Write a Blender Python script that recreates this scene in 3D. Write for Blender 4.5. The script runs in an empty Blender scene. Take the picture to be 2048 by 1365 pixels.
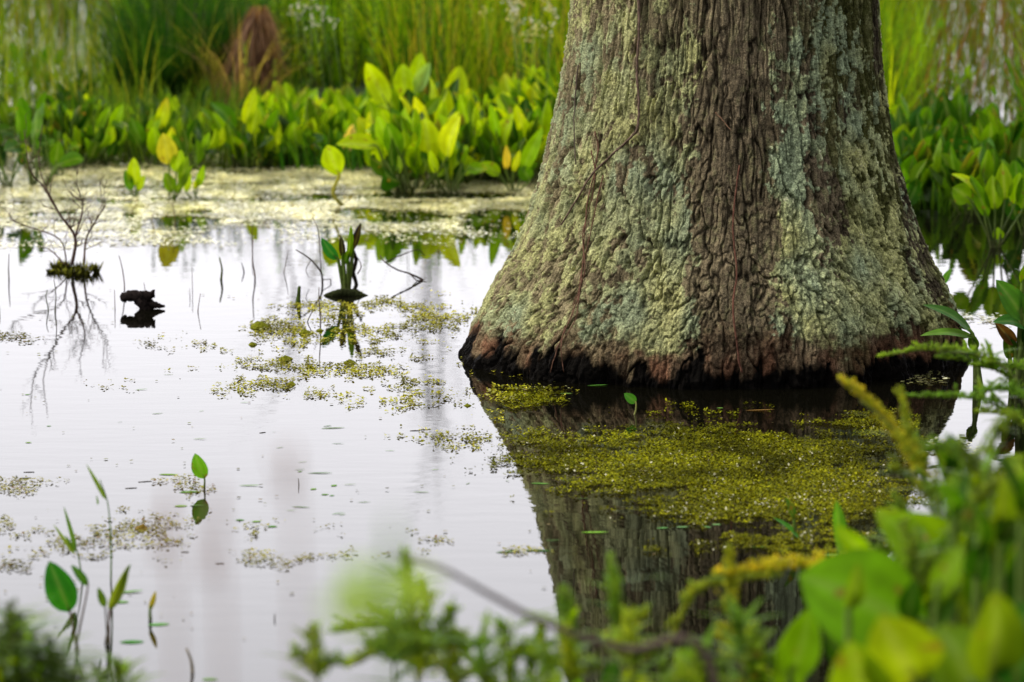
import bpy, math, random
import numpy as np
from mathutils import Vector
from mathutils.bvhtree import BVHTree
R = random.Random(11); rng = np.random.default_rng(5)
sc = bpy.context.scene; col = sc.collection
rad = math.radians
# ------------------------------------------------------------------ camera
CAMZ = 1.55; PITCH = rad(9.14); FPX = 7680.0; SD = 9.4
cam_d = bpy.data.cameras.new("camera"); cam = bpy.data.objects.new("camera", cam_d); col.objects.link(cam)
cam.location = (0, 0, CAMZ); cam.rotation_euler = (rad(90) - PITCH, 0, 0)
cam_d.lens = 135; cam_d.sensor_width = 36; cam_d.clip_start = 0.1; cam_d.clip_end = 3000
cam_d.dof.use_dof = True; cam_d.dof.focus_distance = 8.95; cam_d.dof.aperture_fstop = 4.8
sc.camera = cam
# ------------------------------------------------------------------ sky, sun, exposure
w = bpy.data.worlds.new("World"); sc.world = w; w.use_nodes = True
nt = w.node_tree; nt.nodes.clear()
sky = nt.nodes.new('ShaderNodeTexSky'); sky.sky_type = 'NISHITA'; sky.sun_disc = False
SUN_EL, SUN_AZ = 48, -100      # azimuth measured from +Y towards +X
sky.sun_elevation = rad(SUN_EL); sky.sun_rotation = rad(SUN_AZ); sky.dust_density = 4; sky.air_density = 1
ovc = nt.nodes.new('ShaderNodeTexNoise'); ovc.inputs['Scale'].default_value = 1.6; ovc.inputs['Detail'].default_value = 3
ramp = nt.nodes.new('ShaderNodeMapRange'); ramp.inputs[3].default_value = 12.5; ramp.inputs[4].default_value = 15.5
comb = nt.nodes.new('ShaderNodeCombineColor')
m2 = nt.nodes.new('ShaderNodeMath'); m2.operation = 'MULTIPLY'; m2.inputs[1].default_value = 1.02
mix = nt.nodes.new('ShaderNodeMix'); mix.data_type = 'RGBA'; mix.inputs[0].default_value = 0.88
bg = nt.nodes.new('ShaderNodeBackground'); bg.inputs[1].default_value = 0.13
out = nt.nodes.new('ShaderNodeOutputWorld')
nt.links.new(ovc.outputs[0], ramp.inputs[0]); tcx = nt.nodes.new('ShaderNodeTexCoord'); dt_ = nt.nodes.new('ShaderNodeVectorMath'); dt_.operation = 'DOT_PRODUCT'; dt_.inputs[1].default_value = Vector((-.5, .8, .3)).normalized()
gr = nt.nodes.new('ShaderNodeMapRange'); gr.inputs[1].default_value = -.7; gr.inputs[2].default_value = .6; gr.inputs[3].default_value = .14; gr.inputs[4].default_value = 1.05
gm = nt.nodes.new('ShaderNodeMath'); gm.operation = 'MULTIPLY'; nt.links.new(tcx.outputs['Generated'], dt_.inputs[0]); nt.links.new(dt_.outputs['Value'], gr.inputs[0]); nt.links.new(gr.outputs[0], gm.inputs[1]); nt.links.new(ramp.outputs[0], gm.inputs[0]); ramp = gm
mg = nt.nodes.new('ShaderNodeMath'); mg.operation = 'MULTIPLY'; mg.inputs[1].default_value = .98; nt.links.new(ramp.outputs[0], mg.inputs[0]); nt.links.new(ramp.outputs[0], comb.inputs[0]); nt.links.new(mg.outputs[0], comb.inputs[1])
nt.links.new(ramp.outputs[0], m2.inputs[0]); nt.links.new(m2.outputs[0], comb.inputs[2])
nt.links.new(sky.outputs[0], mix.inputs[6]); nt.links.new(comb.outputs[0], mix.inputs[7])
nt.links.new(mix.outputs[2], bg.inputs[0]); nt.links.new(bg.outputs[0], out.inputs[0])
sl = bpy.data.lights.new("sun", 'SUN'); sl.energy = 1.5; sl.angle = rad(14); sl.color = (1, .93, .78)
so = bpy.data.objects.new("sun", sl); col.objects.link(so)
sd = Vector((math.sin(rad(SUN_AZ)) * math.cos(rad(SUN_EL)), math.cos(rad(SUN_AZ)) * math.cos(rad(SUN_EL)), math.sin(rad(SUN_EL))))
so.rotation_euler = sd.to_track_quat('Z', 'Y').to_euler(); so.location = sd * 30
sc.view_settings.view_transform = 'Standard'; sc.view_settings.look = 'None'
sc.view_settings.exposure = 0.55; sc.view_settings.gamma = 1
sc.cycles.max_bounces = 6; sc.cycles.diffuse_bounces = 3; sc.cycles.glossy_bounces = 3; sc.cycles.transmission_bounces = 4
sc.cycles.transparent_max_bounces = 4; sc.cycles.caustics_reflective = False; sc.cycles.caustics_refractive = False

# ------------------------------------------------------------------ helpers
cP, sP = math.cos(PITCH), math.sin(PITCH)
def ray(px, py):
    u = (px - 1024) / FPX; v = (682.5 - py) / FPX
    return Vector((u, cP + v * sP, -sP + v * cP))
def W(px, py, z=0.0):                       # point on the water seen at that pixel of the 2048 px photo
    d = ray(px, py); t = (z - CAMZ) / d.z; return Vector((0, 0, CAMZ)) + d * t
def D(px, py, y):                           # point at distance y
    d = ray(px, py); return Vector((0, 0, CAMZ)) + d * (y / d.y)
def lerp(a, b, t): return a + (b - a) * t

def tag(o, label=None, cat=None, group=None, kind=None):
    if label: o['label'] = label
    if cat: o['category'] = cat
    if group: o['group'] = group
    if kind: o['kind'] = kind
    return o
def empty(name, loc, label, cat, group=None):
    o = bpy.data.objects.new(name, None); col.objects.link(o); o.location = loc
    o.empty_display_size = .05
    return tag(o, label, cat, group)
def copy_tree(o, parent=None):
    c = o.copy(); col.objects.link(c)
    if parent: c.parent = parent
    for ch in o.children: copy_tree(ch, c)
    return c

class MB:
    def __init__(s): s.v = []; s.f = []; s.c = []
    def add(s, vs, fs, cs):
        n = len(s.v); s.v += [tuple(p) for p in vs]; s.f += [tuple(i + n for i in f) for f in fs]
        s.c += cs if isinstance(cs, list) else [cs] * len(vs)
    def build(s, name, mat, parent=None, origin=(0, 0, 0), smooth=True):
        me = bpy.data.meshes.new(name); O = Vector(origin)
        me.from_pydata([(a - O.x, b - O.y, c - O.z) for a, b, c in s.v], [], s.f)
        at = me.color_attributes.new('col', 'FLOAT_COLOR', 'POINT')
        at.data.foreach_set('color', np.array([(a, b, c, 1) for a, b, c in s.c], dtype=np.float32).ravel())
        if smooth: me.polygons.foreach_set('use_smooth', [True] * len(me.polygons))
        me.materials.append(mat); o = bpy.data.objects.new(name, me); col.objects.link(o)
        if parent: o.parent = parent
        else: o.location = O
        return o
def tube(mb, pts, radii, c, n=6, wob=0):
    pts = [Vector(p) for p in pts]; m = len(pts)
    if not isinstance(radii, (list, tuple)): radii = [radii] * m
    vs = []; prev = None
    for i, p in enumerate(pts):
        t = (pts[min(i + 1, m - 1)] - pts[max(i - 1, 0)])
        t = t.normalized() if t.length > 1e-9 else Vector((0, 0, 1))
        a = t.orthogonal().normalized() if prev is None else (prev - t * prev.dot(t)).normalized()
        prev = a; b = t.cross(a)
        for k in range(n):
            q = 2 * math.pi * k / n; r = radii[i] * (1 + wob * R.uniform(-1, 1))
            vs.append(p + a * math.cos(q) * r + b * math.sin(q) * r)
    fs = [(i * n + k, i * n + (k + 1) % n, (i + 1) * n + (k + 1) % n, (i + 1) * n + k) for i in range(m - 1) for k in range(n)]
    fs += [tuple(range(n - 1, -1, -1)), tuple((m - 1) * n + k for k in range(n))]
    mb.add(vs, fs, c if not callable(c) else [c(i / (m - 1)) for i in range(m) for k in range(n)])
def spline(pts, n):
    pts = [Vector(p) for p in pts]; P = [pts[0] * 2 - pts[1]] + pts + [pts[-1] * 2 - pts[-2]]; o = []
    for i in range(len(pts) - 1):
        a, b, c, d = P[i:i + 4]
        for k in range(n):
            t = k / n
            o.append(.5 * ((2 * b) + (c - a) * t + (2 * a - 5 * b + 4 * c - d) * t * t + (3 * b - a - 3 * c + d) * t ** 3))
    o.append(pts[-1]); return o
def tint(c, k): return (c[0] * k, c[1] * k, c[2] * k)
def mixc(a, b, t): return tuple(lerp(x, y, t) for x, y in zip(a, b))

def blade(mb, base, tip, width, nrm, c, arch=.08, cup=.12, rows=9, cols=9, tipc=None, wave=.0, broad=.42):
    """ovate leaf blade with a midrib and parallel veins"""
    base = Vector(base); tip = Vector(tip); L = (tip - base).length; d = (tip - base).normalized()
    n = Vector(nrm); n = (n - d * n.dot(d)); n = n.normalized() if n.length > 1e-6 else d.orthogonal().normalized()
    s = d.cross(n); vs = []; cs = []; ph = R.uniform(0, 6)
    for i in range(rows + 1):
        t = i / rows; e = math.log(.5) / math.log(broad)
        ww = width * .5 * max(0.0, math.sin(math.pi * t ** e)) ** .75 + width * .015
        if i == rows: ww = width * .004
        p0 = base + d * (L * t) + n * (arch * L * math.sin(math.pi * t))
        for k in range(cols):
            u = 2 * k / (cols - 1) - 1
            p = p0 + s * (u * ww) + n * (cup * abs(u) ** 1.5 * ww * 2 + wave * ww * math.sin(t * 9 + ph + u * 2))
            vs.append(p)
            vein = 1.0 + (.13 if k % 2 else -.07); cc = tint(c, vein)
            if k == cols // 2: cc = mixc(c, (.45, .55, .2), .15)
            if tipc: cc = mixc(cc, tipc, max(0, t - .55) * 1.6 * (0.5 + .5 * abs(u)))
            cs.append(cc)
    fs = [(i * cols + k, i * cols + k + 1, (i + 1) * cols + k + 1, (i + 1) * cols + k) for i in range(rows) for k in range(cols - 1)]
    mb.add(vs, fs, cs)
def grassblade(mb, base, d, L, wd, droop, c, seg=6, face=None, tipc=None):
    """narrow tapering blade arching over"""
    p = Vector(base); d = Vector(d).normalized(); hz = Vector((d.x, d.y, 0)); 
    if hz.length < 1e-3: hz = Vector((R.uniform(-1, 1), R.uniform(-1, 1), 0))
    hz.normalize(); s = (face or hz.cross(Vector((0, 0, 1)))).normalized(); vs = []; cs = []
    for i in range(seg + 1):
        t = i / seg; ww = wd * .5 * (1 - t) ** .6 * (.6 + .4 * min(1, t * 4))
        vs += [p - s * ww, p + s * ww]; cc = mixc(c, tipc, t * t) if tipc else c; cs += [cc, cc]
        p = p + d * (L / seg); d = (d + hz * droop / seg - Vector((0, 0, droop * .8 * t * 2 / seg))).normalized()
    mb.add(vs, [(2 * i, 2 * i + 1, 2 * i + 3, 2 * i + 2) for i in range(seg)], cs)

# ------------------------------------------------------------------ numpy noise
def _h(ix, iy, iz, s):
    n = (ix.astype(np.int64) * 374761393 + iy.astype(np.int64) * 668265263 + iz.astype(np.int64) * 2147483647 + s * 974634777) & 0xffffffff
    n = ((n ^ (n >> 13)) * 1274126177) & 0xffffffff; n = ((n ^ (n >> 16)) * 2246822519) & 0xffffffff
    return ((n ^ (n >> 15)) & 0xffffff) / float(0xffffff)
def vn(p, s=0):
    i = np.floor(p); f = p - i; f = f * f * f * (f * (f * 6 - 15) + 10); i = i.astype(np.int64); r = 0
    for a in (0, 1):
        for b in (0, 1):
            for c in (0, 1):
                wgt = (f[:, 0] if a else 1 - f[:, 0]) * (f[:, 1] if b else 1 - f[:, 1]) * (f[:, 2] if c else 1 - f[:, 2])
                r = r + wgt * _h(i[:, 0] + a, i[:, 1] + b, i[:, 2] + c, s)
    return r * 2 - 1
def fbm(p, o=4, s=0):
    r = 0; a = .5; 
    for k in range(o): r = r + a * vn(p * 2 ** k + 13.7 * k, s + k); a *= .5
    return r
def worley(p, s=0):
    i = np.floor(p).astype(np.int64); f1 = np.full(len(p), 9.); f2 = np.full(len(p), 9.); idv = np.zeros(len(p))
    for a in (-1, 0, 1):
        for b in (-1, 0, 1):
            for c in (-1, 0, 1):
                x, y, z = i[:, 0] + a, i[:, 1] + b, i[:, 2] + c
                q = np.stack([x + _h(x, y, z, s), y + _h(x, y, z, s + 1), z + _h(x, y, z, s + 2)], 1) - p
                d = np.sqrt((q * q).sum(1)); nw = d < f1
                f2 = np.where(nw, f1, np.minimum(f2, d)); idv = np.where(nw, _h(x, y, z, s + 3), idv); f1 = np.where(nw, d, f1)
    return f1, f2, idv
def ss(a, b, x): t = np.clip((x - a) / (b - a), 0, 1); return t * t * (3 - 2 * t)

# ------------------------------------------------------------------ materials
def newmat(name):
    m = bpy.data.materials.new(name); m.use_nodes = True; n = m.node_tree; b = n.nodes['Principled BSDF']; return m, n, b
def attr(n, name='col'):
    a = n.nodes.new('ShaderNodeAttribute'); a.attribute_name = name; return a
def hsv(n, src, lo, hi, hue=.02):
    oi = n.nodes.new('ShaderNodeObjectInfo'); mr = n.nodes.new('ShaderNodeMapRange'); mr.inputs[3].default_value = lo; mr.inputs[4].default_value = hi
    n.links.new(oi.outputs['Random'], mr.inputs[0]); h = n.nodes.new('ShaderNodeHueSaturation')
    mh = n.nodes.new('ShaderNodeMapRange'); mh.inputs[3].default_value = .5 + hue; mh.inputs[4].default_value = .5 - hue
    n.links.new(oi.outputs['Random'], mh.inputs[0]); n.links.new(mh.outputs[0], h.inputs['Hue'])
    n.links.new(src, h.inputs['Color']); n.links.new(mr.outputs[0], h.inputs['Value']); return h.outputs[0]
def noisemul(n, src, scale, lo, hi, detail=4):
    t = n.nodes.new('ShaderNodeTexNoise'); t.inputs['Scale'].default_value = scale; t.inputs['Detail'].default_value = detail
    g = n.nodes.new('ShaderNodeNewGeometry'); n.links.new(g.outputs['Position'], t.inputs['Vector'])
    mr = n.nodes.new('ShaderNodeMapRange'); mr.inputs[1].default_value = .3; mr.inputs[2].default_value = .7; mr.inputs[3].default_value = lo; mr.inputs[4].default_value = hi
    n.links.new(t.outputs[0], mr.inputs[0]); mx = n.nodes.new('ShaderNodeVectorMath'); mx.operation = 'SCALE'
    n.links.new(src, mx.inputs[0]); n.links.new(mr.outputs[0], mx.inputs['Scale']); return mx.outputs[0], t
def bump(n, b, src, strength, dist):
    bp = n.nodes.new('ShaderNodeBump'); bp.inputs['Strength'].default_value = strength; bp.inputs['Distance'].default_value = dist
    n.links.new(src, bp.inputs['Height']); n.links.new(bp.outputs[0], b.inputs['Normal']); return bp
def leafmat(name, trans=.45, rough=.42, spec=.11, lo=.75, hi=1.2):
    m, n, b = newmat(name); c = hsv(n, attr(n).outputs[0], lo, hi); c, t = noisemul(n, c, 30, .8, 1.15)
    sp = n.nodes.new('ShaderNodeTexNoise'); sp.inputs['Scale'].default_value = 38; sp.inputs['Detail'].default_value = 5; gp = n.nodes.new('ShaderNodeNewGeometry'); n.links.new(gp.outputs['Position'], sp.inputs['Vector'])
    mk = n.nodes.new('ShaderNodeMapRange'); mk.inputs[1].default_value = .64; mk.inputs[2].default_value = .70; mk.inputs[4].default_value = .8 if name == 'leaf_blade' else 0; n.links.new(sp.outputs[0], mk.inputs[0])
    bm = n.nodes.new('ShaderNodeMix'); bm.data_type = 'RGBA'; bm.inputs[7].default_value = (.16, .10, .02, 1); n.links.new(mk.outputs[0], bm.inputs[0]); n.links.new(c, bm.inputs[6]); c = bm.outputs[2]
    n.links.new(c, b.inputs['Base Color']); b.inputs['Roughness'].default_value = rough; b.inputs['Specular IOR Level'].default_value = spec
    bump(n, b, t.outputs[0], .25, .004)
    tr = n.nodes.new('ShaderNodeBsdfTranslucent'); sc_ = n.nodes.new('ShaderNodeVectorMath'); sc_.operation = 'MULTIPLY'; sc_.inputs[1].default_value = (2.0, 1.7, .6)
    n.links.new(c, sc_.inputs[0]); n.links.new(sc_.outputs[0], tr.inputs[0])
    mx = n.nodes.new('ShaderNodeMixShader'); mx.inputs[0].default_value = trans
    n.links.new(b.outputs[0], mx.inputs[1]); n.links.new(tr.outputs[0], mx.inputs[2]); n.links.new(mx.outputs[0], n.nodes['Material Output'].inputs[0]); return m
def solidmat(name, rough=.8, spec=.3, sc1=60, lo=.7, hi=1.25, bs=.5, bd=.004):
    m, n, b = newmat(name); c, t = noisemul(n, attr(n).outputs[0], sc1, lo, hi)
    n.links.new(c, b.inputs['Base Color']); b.inputs['Roughness'].default_value = rough; b.inputs['Specular IOR Level'].default_value = spec
    bump(n, b, t.outputs[0], bs, bd); return m
M_leaf = leafmat('leaf_blade', .45)
M_grass = leafmat('grass_blade', .5, .55, .05)
M_stem = solidmat('green_stem', .5, .1, 80, .8, 1.2)
M_wood = solidmat('dead_wood', .85, .03, 120, .5, 1.4, .8, .004)
M_moss = solidmat('moss', .95, .0, 150, .5, 1.4, 1, .006)
M_bud = leafmat('flower_bud', .35, .6, .3)
M_float = leafmat('floating_leaf', .1, .7, .0, .8, 1.2)
M_weed = leafmat('duckweed', .1, .16, .7, 1, 1)
M_algae = leafmat('pond_algae', .15, .55, .02, 1, 1)
M_mud = solidmat('mud', .6, .5, 25, .5, 1.4, .8, .03)

m, n, b = newmat('trunk_bark'); M_bark = m
c, t = noisemul(n, attr(n).outputs[0], 300, .4, 1.55, 5)
n.links.new(c, b.inputs['Base Color'])
wet = attr(n, 'wet'); mr = n.nodes.new('ShaderNodeMapRange'); mr.inputs[3].default_value = .92; mr.inputs[4].default_value = .5
n.links.new(wet.outputs['Fac'], mr.inputs[0]); n.links.new(mr.outputs[0], b.inputs['Roughness']); b.inputs['Specular IOR Level'].default_value = .04
t2 = n.nodes.new('ShaderNodeTexNoise'); t2.inputs['Scale'].default_value = 300; t2.inputs['Detail'].default_value = 6; t2.inputs['Roughness'].default_value = .65
g = n.nodes.new('ShaderNodeNewGeometry'); n.links.new(g.outputs['Position'], t2.inputs['Vector']); bump(n, b, t2.outputs[0], 1, .007)

m, n, b = newmat('pond_water'); M_water = m
b.inputs['Base Color'].default_value = (.003, .0028, .0015, 1); b.inputs['Roughness'].default_value = .012; b.inputs['IOR'].default_value = 1.31
b.inputs['Specular IOR Level'].default_value = .5
g = n.nodes.new('ShaderNodeNewGeometry'); mp = n.nodes.new('ShaderNodeMapping'); mp.inputs['Scale'].default_value = (3.2, 9, 1)
n.links.new(g.outputs['Position'], mp.inputs[0]); t = n.nodes.new('ShaderNodeTexNoise'); t.inputs['Scale'].default_value = 1.6; t.inputs['Detail'].default_value = 3.5
n.links.new(mp.outputs[0], t.inputs['Vector'])
t3 = n.nodes.new('ShaderNodeTexNoise'); t3.inputs['Scale'].default_value = .5; n.links.new(g.outputs['Position'], t3.inputs['Vector'])
mm = n.nodes.new('ShaderNodeMapRange'); mm.inputs[1].default_value = .4; mm.inputs[2].default_value = .65; mm.inputs[3].default_value = .35; mm.inputs[4].default_value = 1
n.links.new(t3.outputs[0], mm.inputs[0]); mu = n.nodes.new('ShaderNodeMath'); mu.operation = 'MULTIPLY'
n.links.new(t.outputs[0], mu.inputs[0]); n.links.new(mm.outputs[0], mu.inputs[1]); bump(n, b, mu.outputs[0], .26, .0022)

# ------------------------------------------------------------------ setting: water, banks
mb = MB(); S = 900
mb.add([(-S, -60, 0), (S, -60, 0), (S, 1500, 0), (-S, 1500, 0)], [(0, 1, 2, 3)], (.01, .01, .01))
tag(mb.build('water', M_water), kind='structure')
def sheet(name, x0, x1, y0, y1, nx, ny, hf, c):
    mb = MB(); xs = np.linspace(x0, x1, nx); ys = np.linspace(y0, y1, ny); X, Y = np.meshgrid(xs, ys)
    p = np.stack([X.ravel(), Y.ravel(), np.zeros(X.size)], 1); Z = hf(p[:, 0], p[:, 1], p)
    vs = [(p[i, 0], p[i, 1], Z[i]) for i in range(len(p))]
    mb.add(vs, [(j * nx + i, j * nx + i + 1, (j + 1) * nx + i + 1, (j + 1) * nx + i) for j in range(ny - 1) for i in range(nx - 1)], c)
    return tag(mb.build(name, M_mud), kind='structure')
sheet('bank', -9, 9, -8, 6, 120, 110, lambda x, y, p: .14 - .3 * ss(4.5, 5.6, y + .25 * fbm(p * 1.3, 3, 7)) + .03 * fbm(p * 5, 4, 3) - .2 * ss(7.5, 9, abs(x)), (.045, .035, .02))
def hump(x, y, p, L):
    z = np.full(len(x), -.12)
    for cx, cy, rx, ry, h in L:
        z = np.maximum(z, -.12 + (h + .12) * np.clip(1.3 * np.exp(-((x - cx) / rx) ** 2 - ((y - cy) / ry) ** 2), 0, 1))
    return z + .02 * fbm(p * 7, 4, 9)
hl = [(W(520, 230).x, 16.6, 1.2, 1.8, .05), (W(850, 150).x, 17.6, 1.0, 1.6, .04), (W(340, 240).x, 16.0, .55, .8, .05)]
sheet('marsh_ground', -4.6, 3.2, 13.9, 21, 130, 130, lambda x, y, p: hump(x, y, p, hl), (.03, .024, .014))

# ------------------------------------------------------------------ the tree
TY = W(1440, 705).y                       # depth of the trunk's axis
rowz = lambda r: D(1440, r, TY).z
prof = [(0, 1147, 1752), (100, 1135, 1757), (200, 1117, 1768), (300, 1095, 1785), (400, 1068, 1815), (450, 1050, 1831), (500, 1027, 1850), (550, 1001, 1877), (600, 973, 1900), (650, 948, 1912), (690, 934, 1918), (706, 930, 1922)]
pz = np.array([rowz(r) for r, a, b_ in prof][::-1]); pxm = [D((a + b_) / 2, r, TY).x for r, a, b_ in prof][::-1]; ph = [(D(b_, r, TY).x - D(a, r, TY).x) / 2 for r, a, b_ in prof][::-1]
zt = np.array([2.0, 3.5, 6.0, 8.5]); 
pz = np.concatenate([[-.4], pz, zt]); pxm = np.concatenate([[pxm[0]], pxm, [pxm[-1] + .02, pxm[-1] + .05, pxm[-1], pxm[-1] + .1]]); ph = np.concatenate([[ph[0] * 1.15], ph, [.335, .31, .27, .16]])
front = np.linspace(-rad(110), rad(110), 980); back = np.linspace(rad(110), rad(250), 130)[1:-1]
phi = np.concatenate([front, back]); NA = len(phi)
zs = np.concatenate([np.linspace(-.06, 1.0, 400), np.linspace(1.0, 8.5, 90)[1:]]); NZ = len(zs)
PH, ZZ = np.meshgrid(phi, zs); PH = PH.ravel(); ZZ = ZZ.ravel()
r0 = np.interp(ZZ, pz, ph); cx0 = np.interp(ZZ, pz, pxm)
dirx, diry = np.sin(PH), -np.cos(PH); low = np.exp(-np.clip(ZZ, 0, 9) / .16)
pc = np.stack([dirx, diry, ZZ * .35], 1)
lob = 0
for a, wd_, am in [(-72, 14, .10), (-48, 10, .025), (-26, 10, -.01), (2, 9, -.018), (24, 9, .02), (47, 10, .0), (62, 9, -.05), (80, 12, .05), (120, 22, .1), (165, 20, .08), (215, 20, .09), (-100, 12, -.03)]:
    dd = (np.degrees(PH) - a + 180) % 360 - 180; lob = lob + am * np.exp(-(dd / wd_) ** 2)
keep = np.clip(np.cos(PH) * 1.25, 0, 1)
r = r0 * (1 + low * lob * (.35 + .65 * keep) * .6)
r += .010 * np.cos(PH * 11 + 1) * np.clip(.6 + .4 * fbm(pc * 2, 2, 5), 0, 1) * keep + .012 * fbm(pc * 3, 3, 1) * keep
P3 = np.stack([cx0 + r * dirx, r * diry, ZZ], 1)
# bark plates: sinuous vertical ridges, cracks between
wq = P3 + .015 * np.stack([fbm(P3 * [9, 9, 5], 3, 21), fbm(P3 * [9, 9, 5], 3, 31), fbm(P3 * 9, 3, 41)], 1) + .0015 * np.stack([vn(P3 * 60, 2), vn(P3 * 60, 3), vn(P3 * 60, 4)], 1)
f1, f2, idA = worley(wq * [40, 40, 2.0], 3); crA = f2 - f1
f1b, f2b, idB = worley(wq * [75, 75, 9.0], 9); crB = f2b - f1b
lng = np.abs(fbm(wq * [21, 21, 1.5], 4, 66)); lnb = np.abs(fbm(wq * [44, 44, 3.6], 3, 67)); crL = ss(0, .10, lng); crM = ss(0, .10, lnb)
ridge = 1 - np.abs(fbm(wq * [15, 15, 1.6], 2, 60)) * 2.4
fine = fbm(P3 * [130, 130, 26], 3, 70)
sx = np.sin(PH); fr = np.cos(PH) > -.1
rows_at = np.interp(ZZ, [rowz(r_) for r_ in range(760, -400, -40)], list(range(760, -400, -40)))
def blob(s, rw, rs, rr, a): return a * np.exp(-((sx - s) / rs) ** 2 - ((rows_at - rw) / rr) ** 2)
bias = -.05 + blob(.72, 130, .25, 200, -.22) + blob(-.08, 60, .3, 140, -.3) + blob(-.62, 250, .35, 330, .26) + blob(-.34, 560, .17, 220, .42) + blob(-.8, 620, .25, 80, .12) + blob(.33, 330, .09, 130, .42) + blob(.42, 590, .2, 130, .34) + \
    blob(.72, 480, .2, 200, .48) + blob(.62, 180, .18, 160, .16) + blob(.52, 60, .14, 70, .4) + blob(0, 450, .125, 700, -1.1) + blob(.03, 250, .2, 900, -.2) + blob(.97, 300, .12, 400, -.25) + blob(.32, 500, .08, 260, .3) + blob(-.3, 300, .08, 400, .15) + blob(.56, 420, .05, 160, -.12) + blob(.55, 300, .1, 60, -.1)
ln = fbm(P3 * [7, 7, 5], 3, 80) * .55 + fbm(P3 * [34, 34, 20], 3, 85) * .75 + fbm(P3 * [70, 70, 40], 2, 87) * .5 + fbm(P3 * 140, 2, 88) * .45 + .16 * (crA - .35)
basecut = ss(.085, .125, ZZ + .05 * fbm(P3 * [9, 9, 3], 3, 90) + .04 * fbm(P3 * 50, 2, 91) + .018 * (sx < -.1))
lich = ss(-.02, .07, bias + ln * .85) * basecut
fl1, fl2, idl = worley(P3 * 150, 100); fl1c, _, idl2 = worley(P3 * 60, 120)
smoothc = np.exp(-((sx) / .2) ** 2)
disp = .0035 * (ss(.0, .13, crA) - 1) * (1 + .8 * ss(.45, .8, sx)) * (1 - .6 * smoothc) + .012 * (crL - 1) * (1 - .3 * smoothc) + .006 * (crM - 1) + .0012 * (ss(0, .14, crB) - 1) * (1 - lich * .6) + .006 * ridge + .0036 * fine + .002 * (idA - .5) + .0013 * vn(P3 * 220, 5)
disp += lich * (.0015 + .0032 * (1 - np.clip(fl1 * 1.6, 0, 1)) * (.3 + idl) + .0008 * (1 - np.clip(fl1c * 1.3, 0, 1)) * idl2)
wb = np.exp(-np.clip(ZZ - .0, 0, 9) / .07)
disp += wb * (.03 * fbm(P3 * [22, 22, 9], 4, 130) + .012 * fbm(P3 * [70, 70, 30], 3, 133))
disp -= .05 * np.exp(-((sx - .62) / .035) ** 2 ) * low * .5
disp *= np.where(ZZ > 1.3, .8, 1)
r = r + disp
VX = cx0 + r * dirx; VY = TY + r * diry * (1 - .12 * low * keep)
# surface colours; bark darkened along the cracks and towards the right
n1 = fbm(P3 * [14, 14, 6], 4, 140)[:, None]; n2 = fbm(P3 * [60, 60, 30], 3, 150)[:, None]
brown = np.array([.205, .162, .10]) * (1 + .5 * n1 + .5 * n2)
greyb = np.array([.29, .245, .135]) * (1 + .4 * n1 + .5 * n2)
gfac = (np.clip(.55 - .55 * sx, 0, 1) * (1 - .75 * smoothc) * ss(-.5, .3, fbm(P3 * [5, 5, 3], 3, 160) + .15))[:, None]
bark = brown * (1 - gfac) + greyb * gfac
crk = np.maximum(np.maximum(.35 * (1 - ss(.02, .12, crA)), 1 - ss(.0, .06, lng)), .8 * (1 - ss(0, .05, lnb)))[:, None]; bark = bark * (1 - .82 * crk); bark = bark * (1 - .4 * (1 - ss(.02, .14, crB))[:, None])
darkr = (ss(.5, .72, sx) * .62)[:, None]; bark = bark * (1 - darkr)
moss = (ss(.0, .3, fbm(P3 * [10, 10, 5], 3, 170) + .15 * ss(.4, .7, sx)) * ss(.3, .6, sx) * .6)[:, None]
bark = bark * (1 - moss) + np.array([.085, .10, .02]) * moss
hue = np.clip(.40 + 1.3 * fbm(P3 * [11, 11, 8], 4, 180) + blob(.52, 50, .15, 80, .6) + blob(.33, 300, .1, 90, .45) + blob(-.45, 560, .12, 40, .7) - blob(-.3, 600, .15, 150, .25) - blob(.7, 500, .2, 160, .2), 0, 1)[:, None]
lc = np.array([.53, .54, .22]) * (1 - hue) + np.array([.36, .44, .26]) * hue
lc = lc * (.72 + .5 * idl[:, None]) * (1 + .5 * n2) * (.75 + .4 * ss(.9, .2, fl1))[:, None]
lw = np.where(sx < -.12, .72, .94)[:, None] * lich[:, None] * (1 - .75 * (1 - ss(.0, .03, lng)) - .0)[:, None] * (1 - .5 * (1 - ss(0, .04, lnb)))[:, None]
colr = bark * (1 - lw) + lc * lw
dust = (ss(-.1, .35, fbm(P3 * 75, 3, 190)) * .5 * (1 - lich) * (1 - smoothc * .5) * basecut * ss(.05, .3, crA))[:, None]
colr = colr * (1 - dust) + np.array([.33, .33, .15]) * dust
redz = (ss(.15, .05, ZZ + .06 * n1[:, 0]) * (1 - lich) * (.35 + .65 * ss(-.3, .3, fbm(P3 * [20, 20, 6], 3, 195))))[:, None]
red = np.array([.17, .085, .048]) * (1 + .9 * n2 + .6 * n1)
colr = colr * (1 - redz) + red * redz
wz = ss(.064, .034, ZZ + .07 * fbm(P3 * [14, 14, 3], 3, 200) + .04 * fbm(P3 * [50, 50, 14], 3, 201) + .03 * (crL - 1))
colr = colr * (1 - wz[:, None]) + np.array([.006, .005, .004]) * (1 + n2) * wz[:, None]
colr = np.clip(colr, .003, .6)
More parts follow.
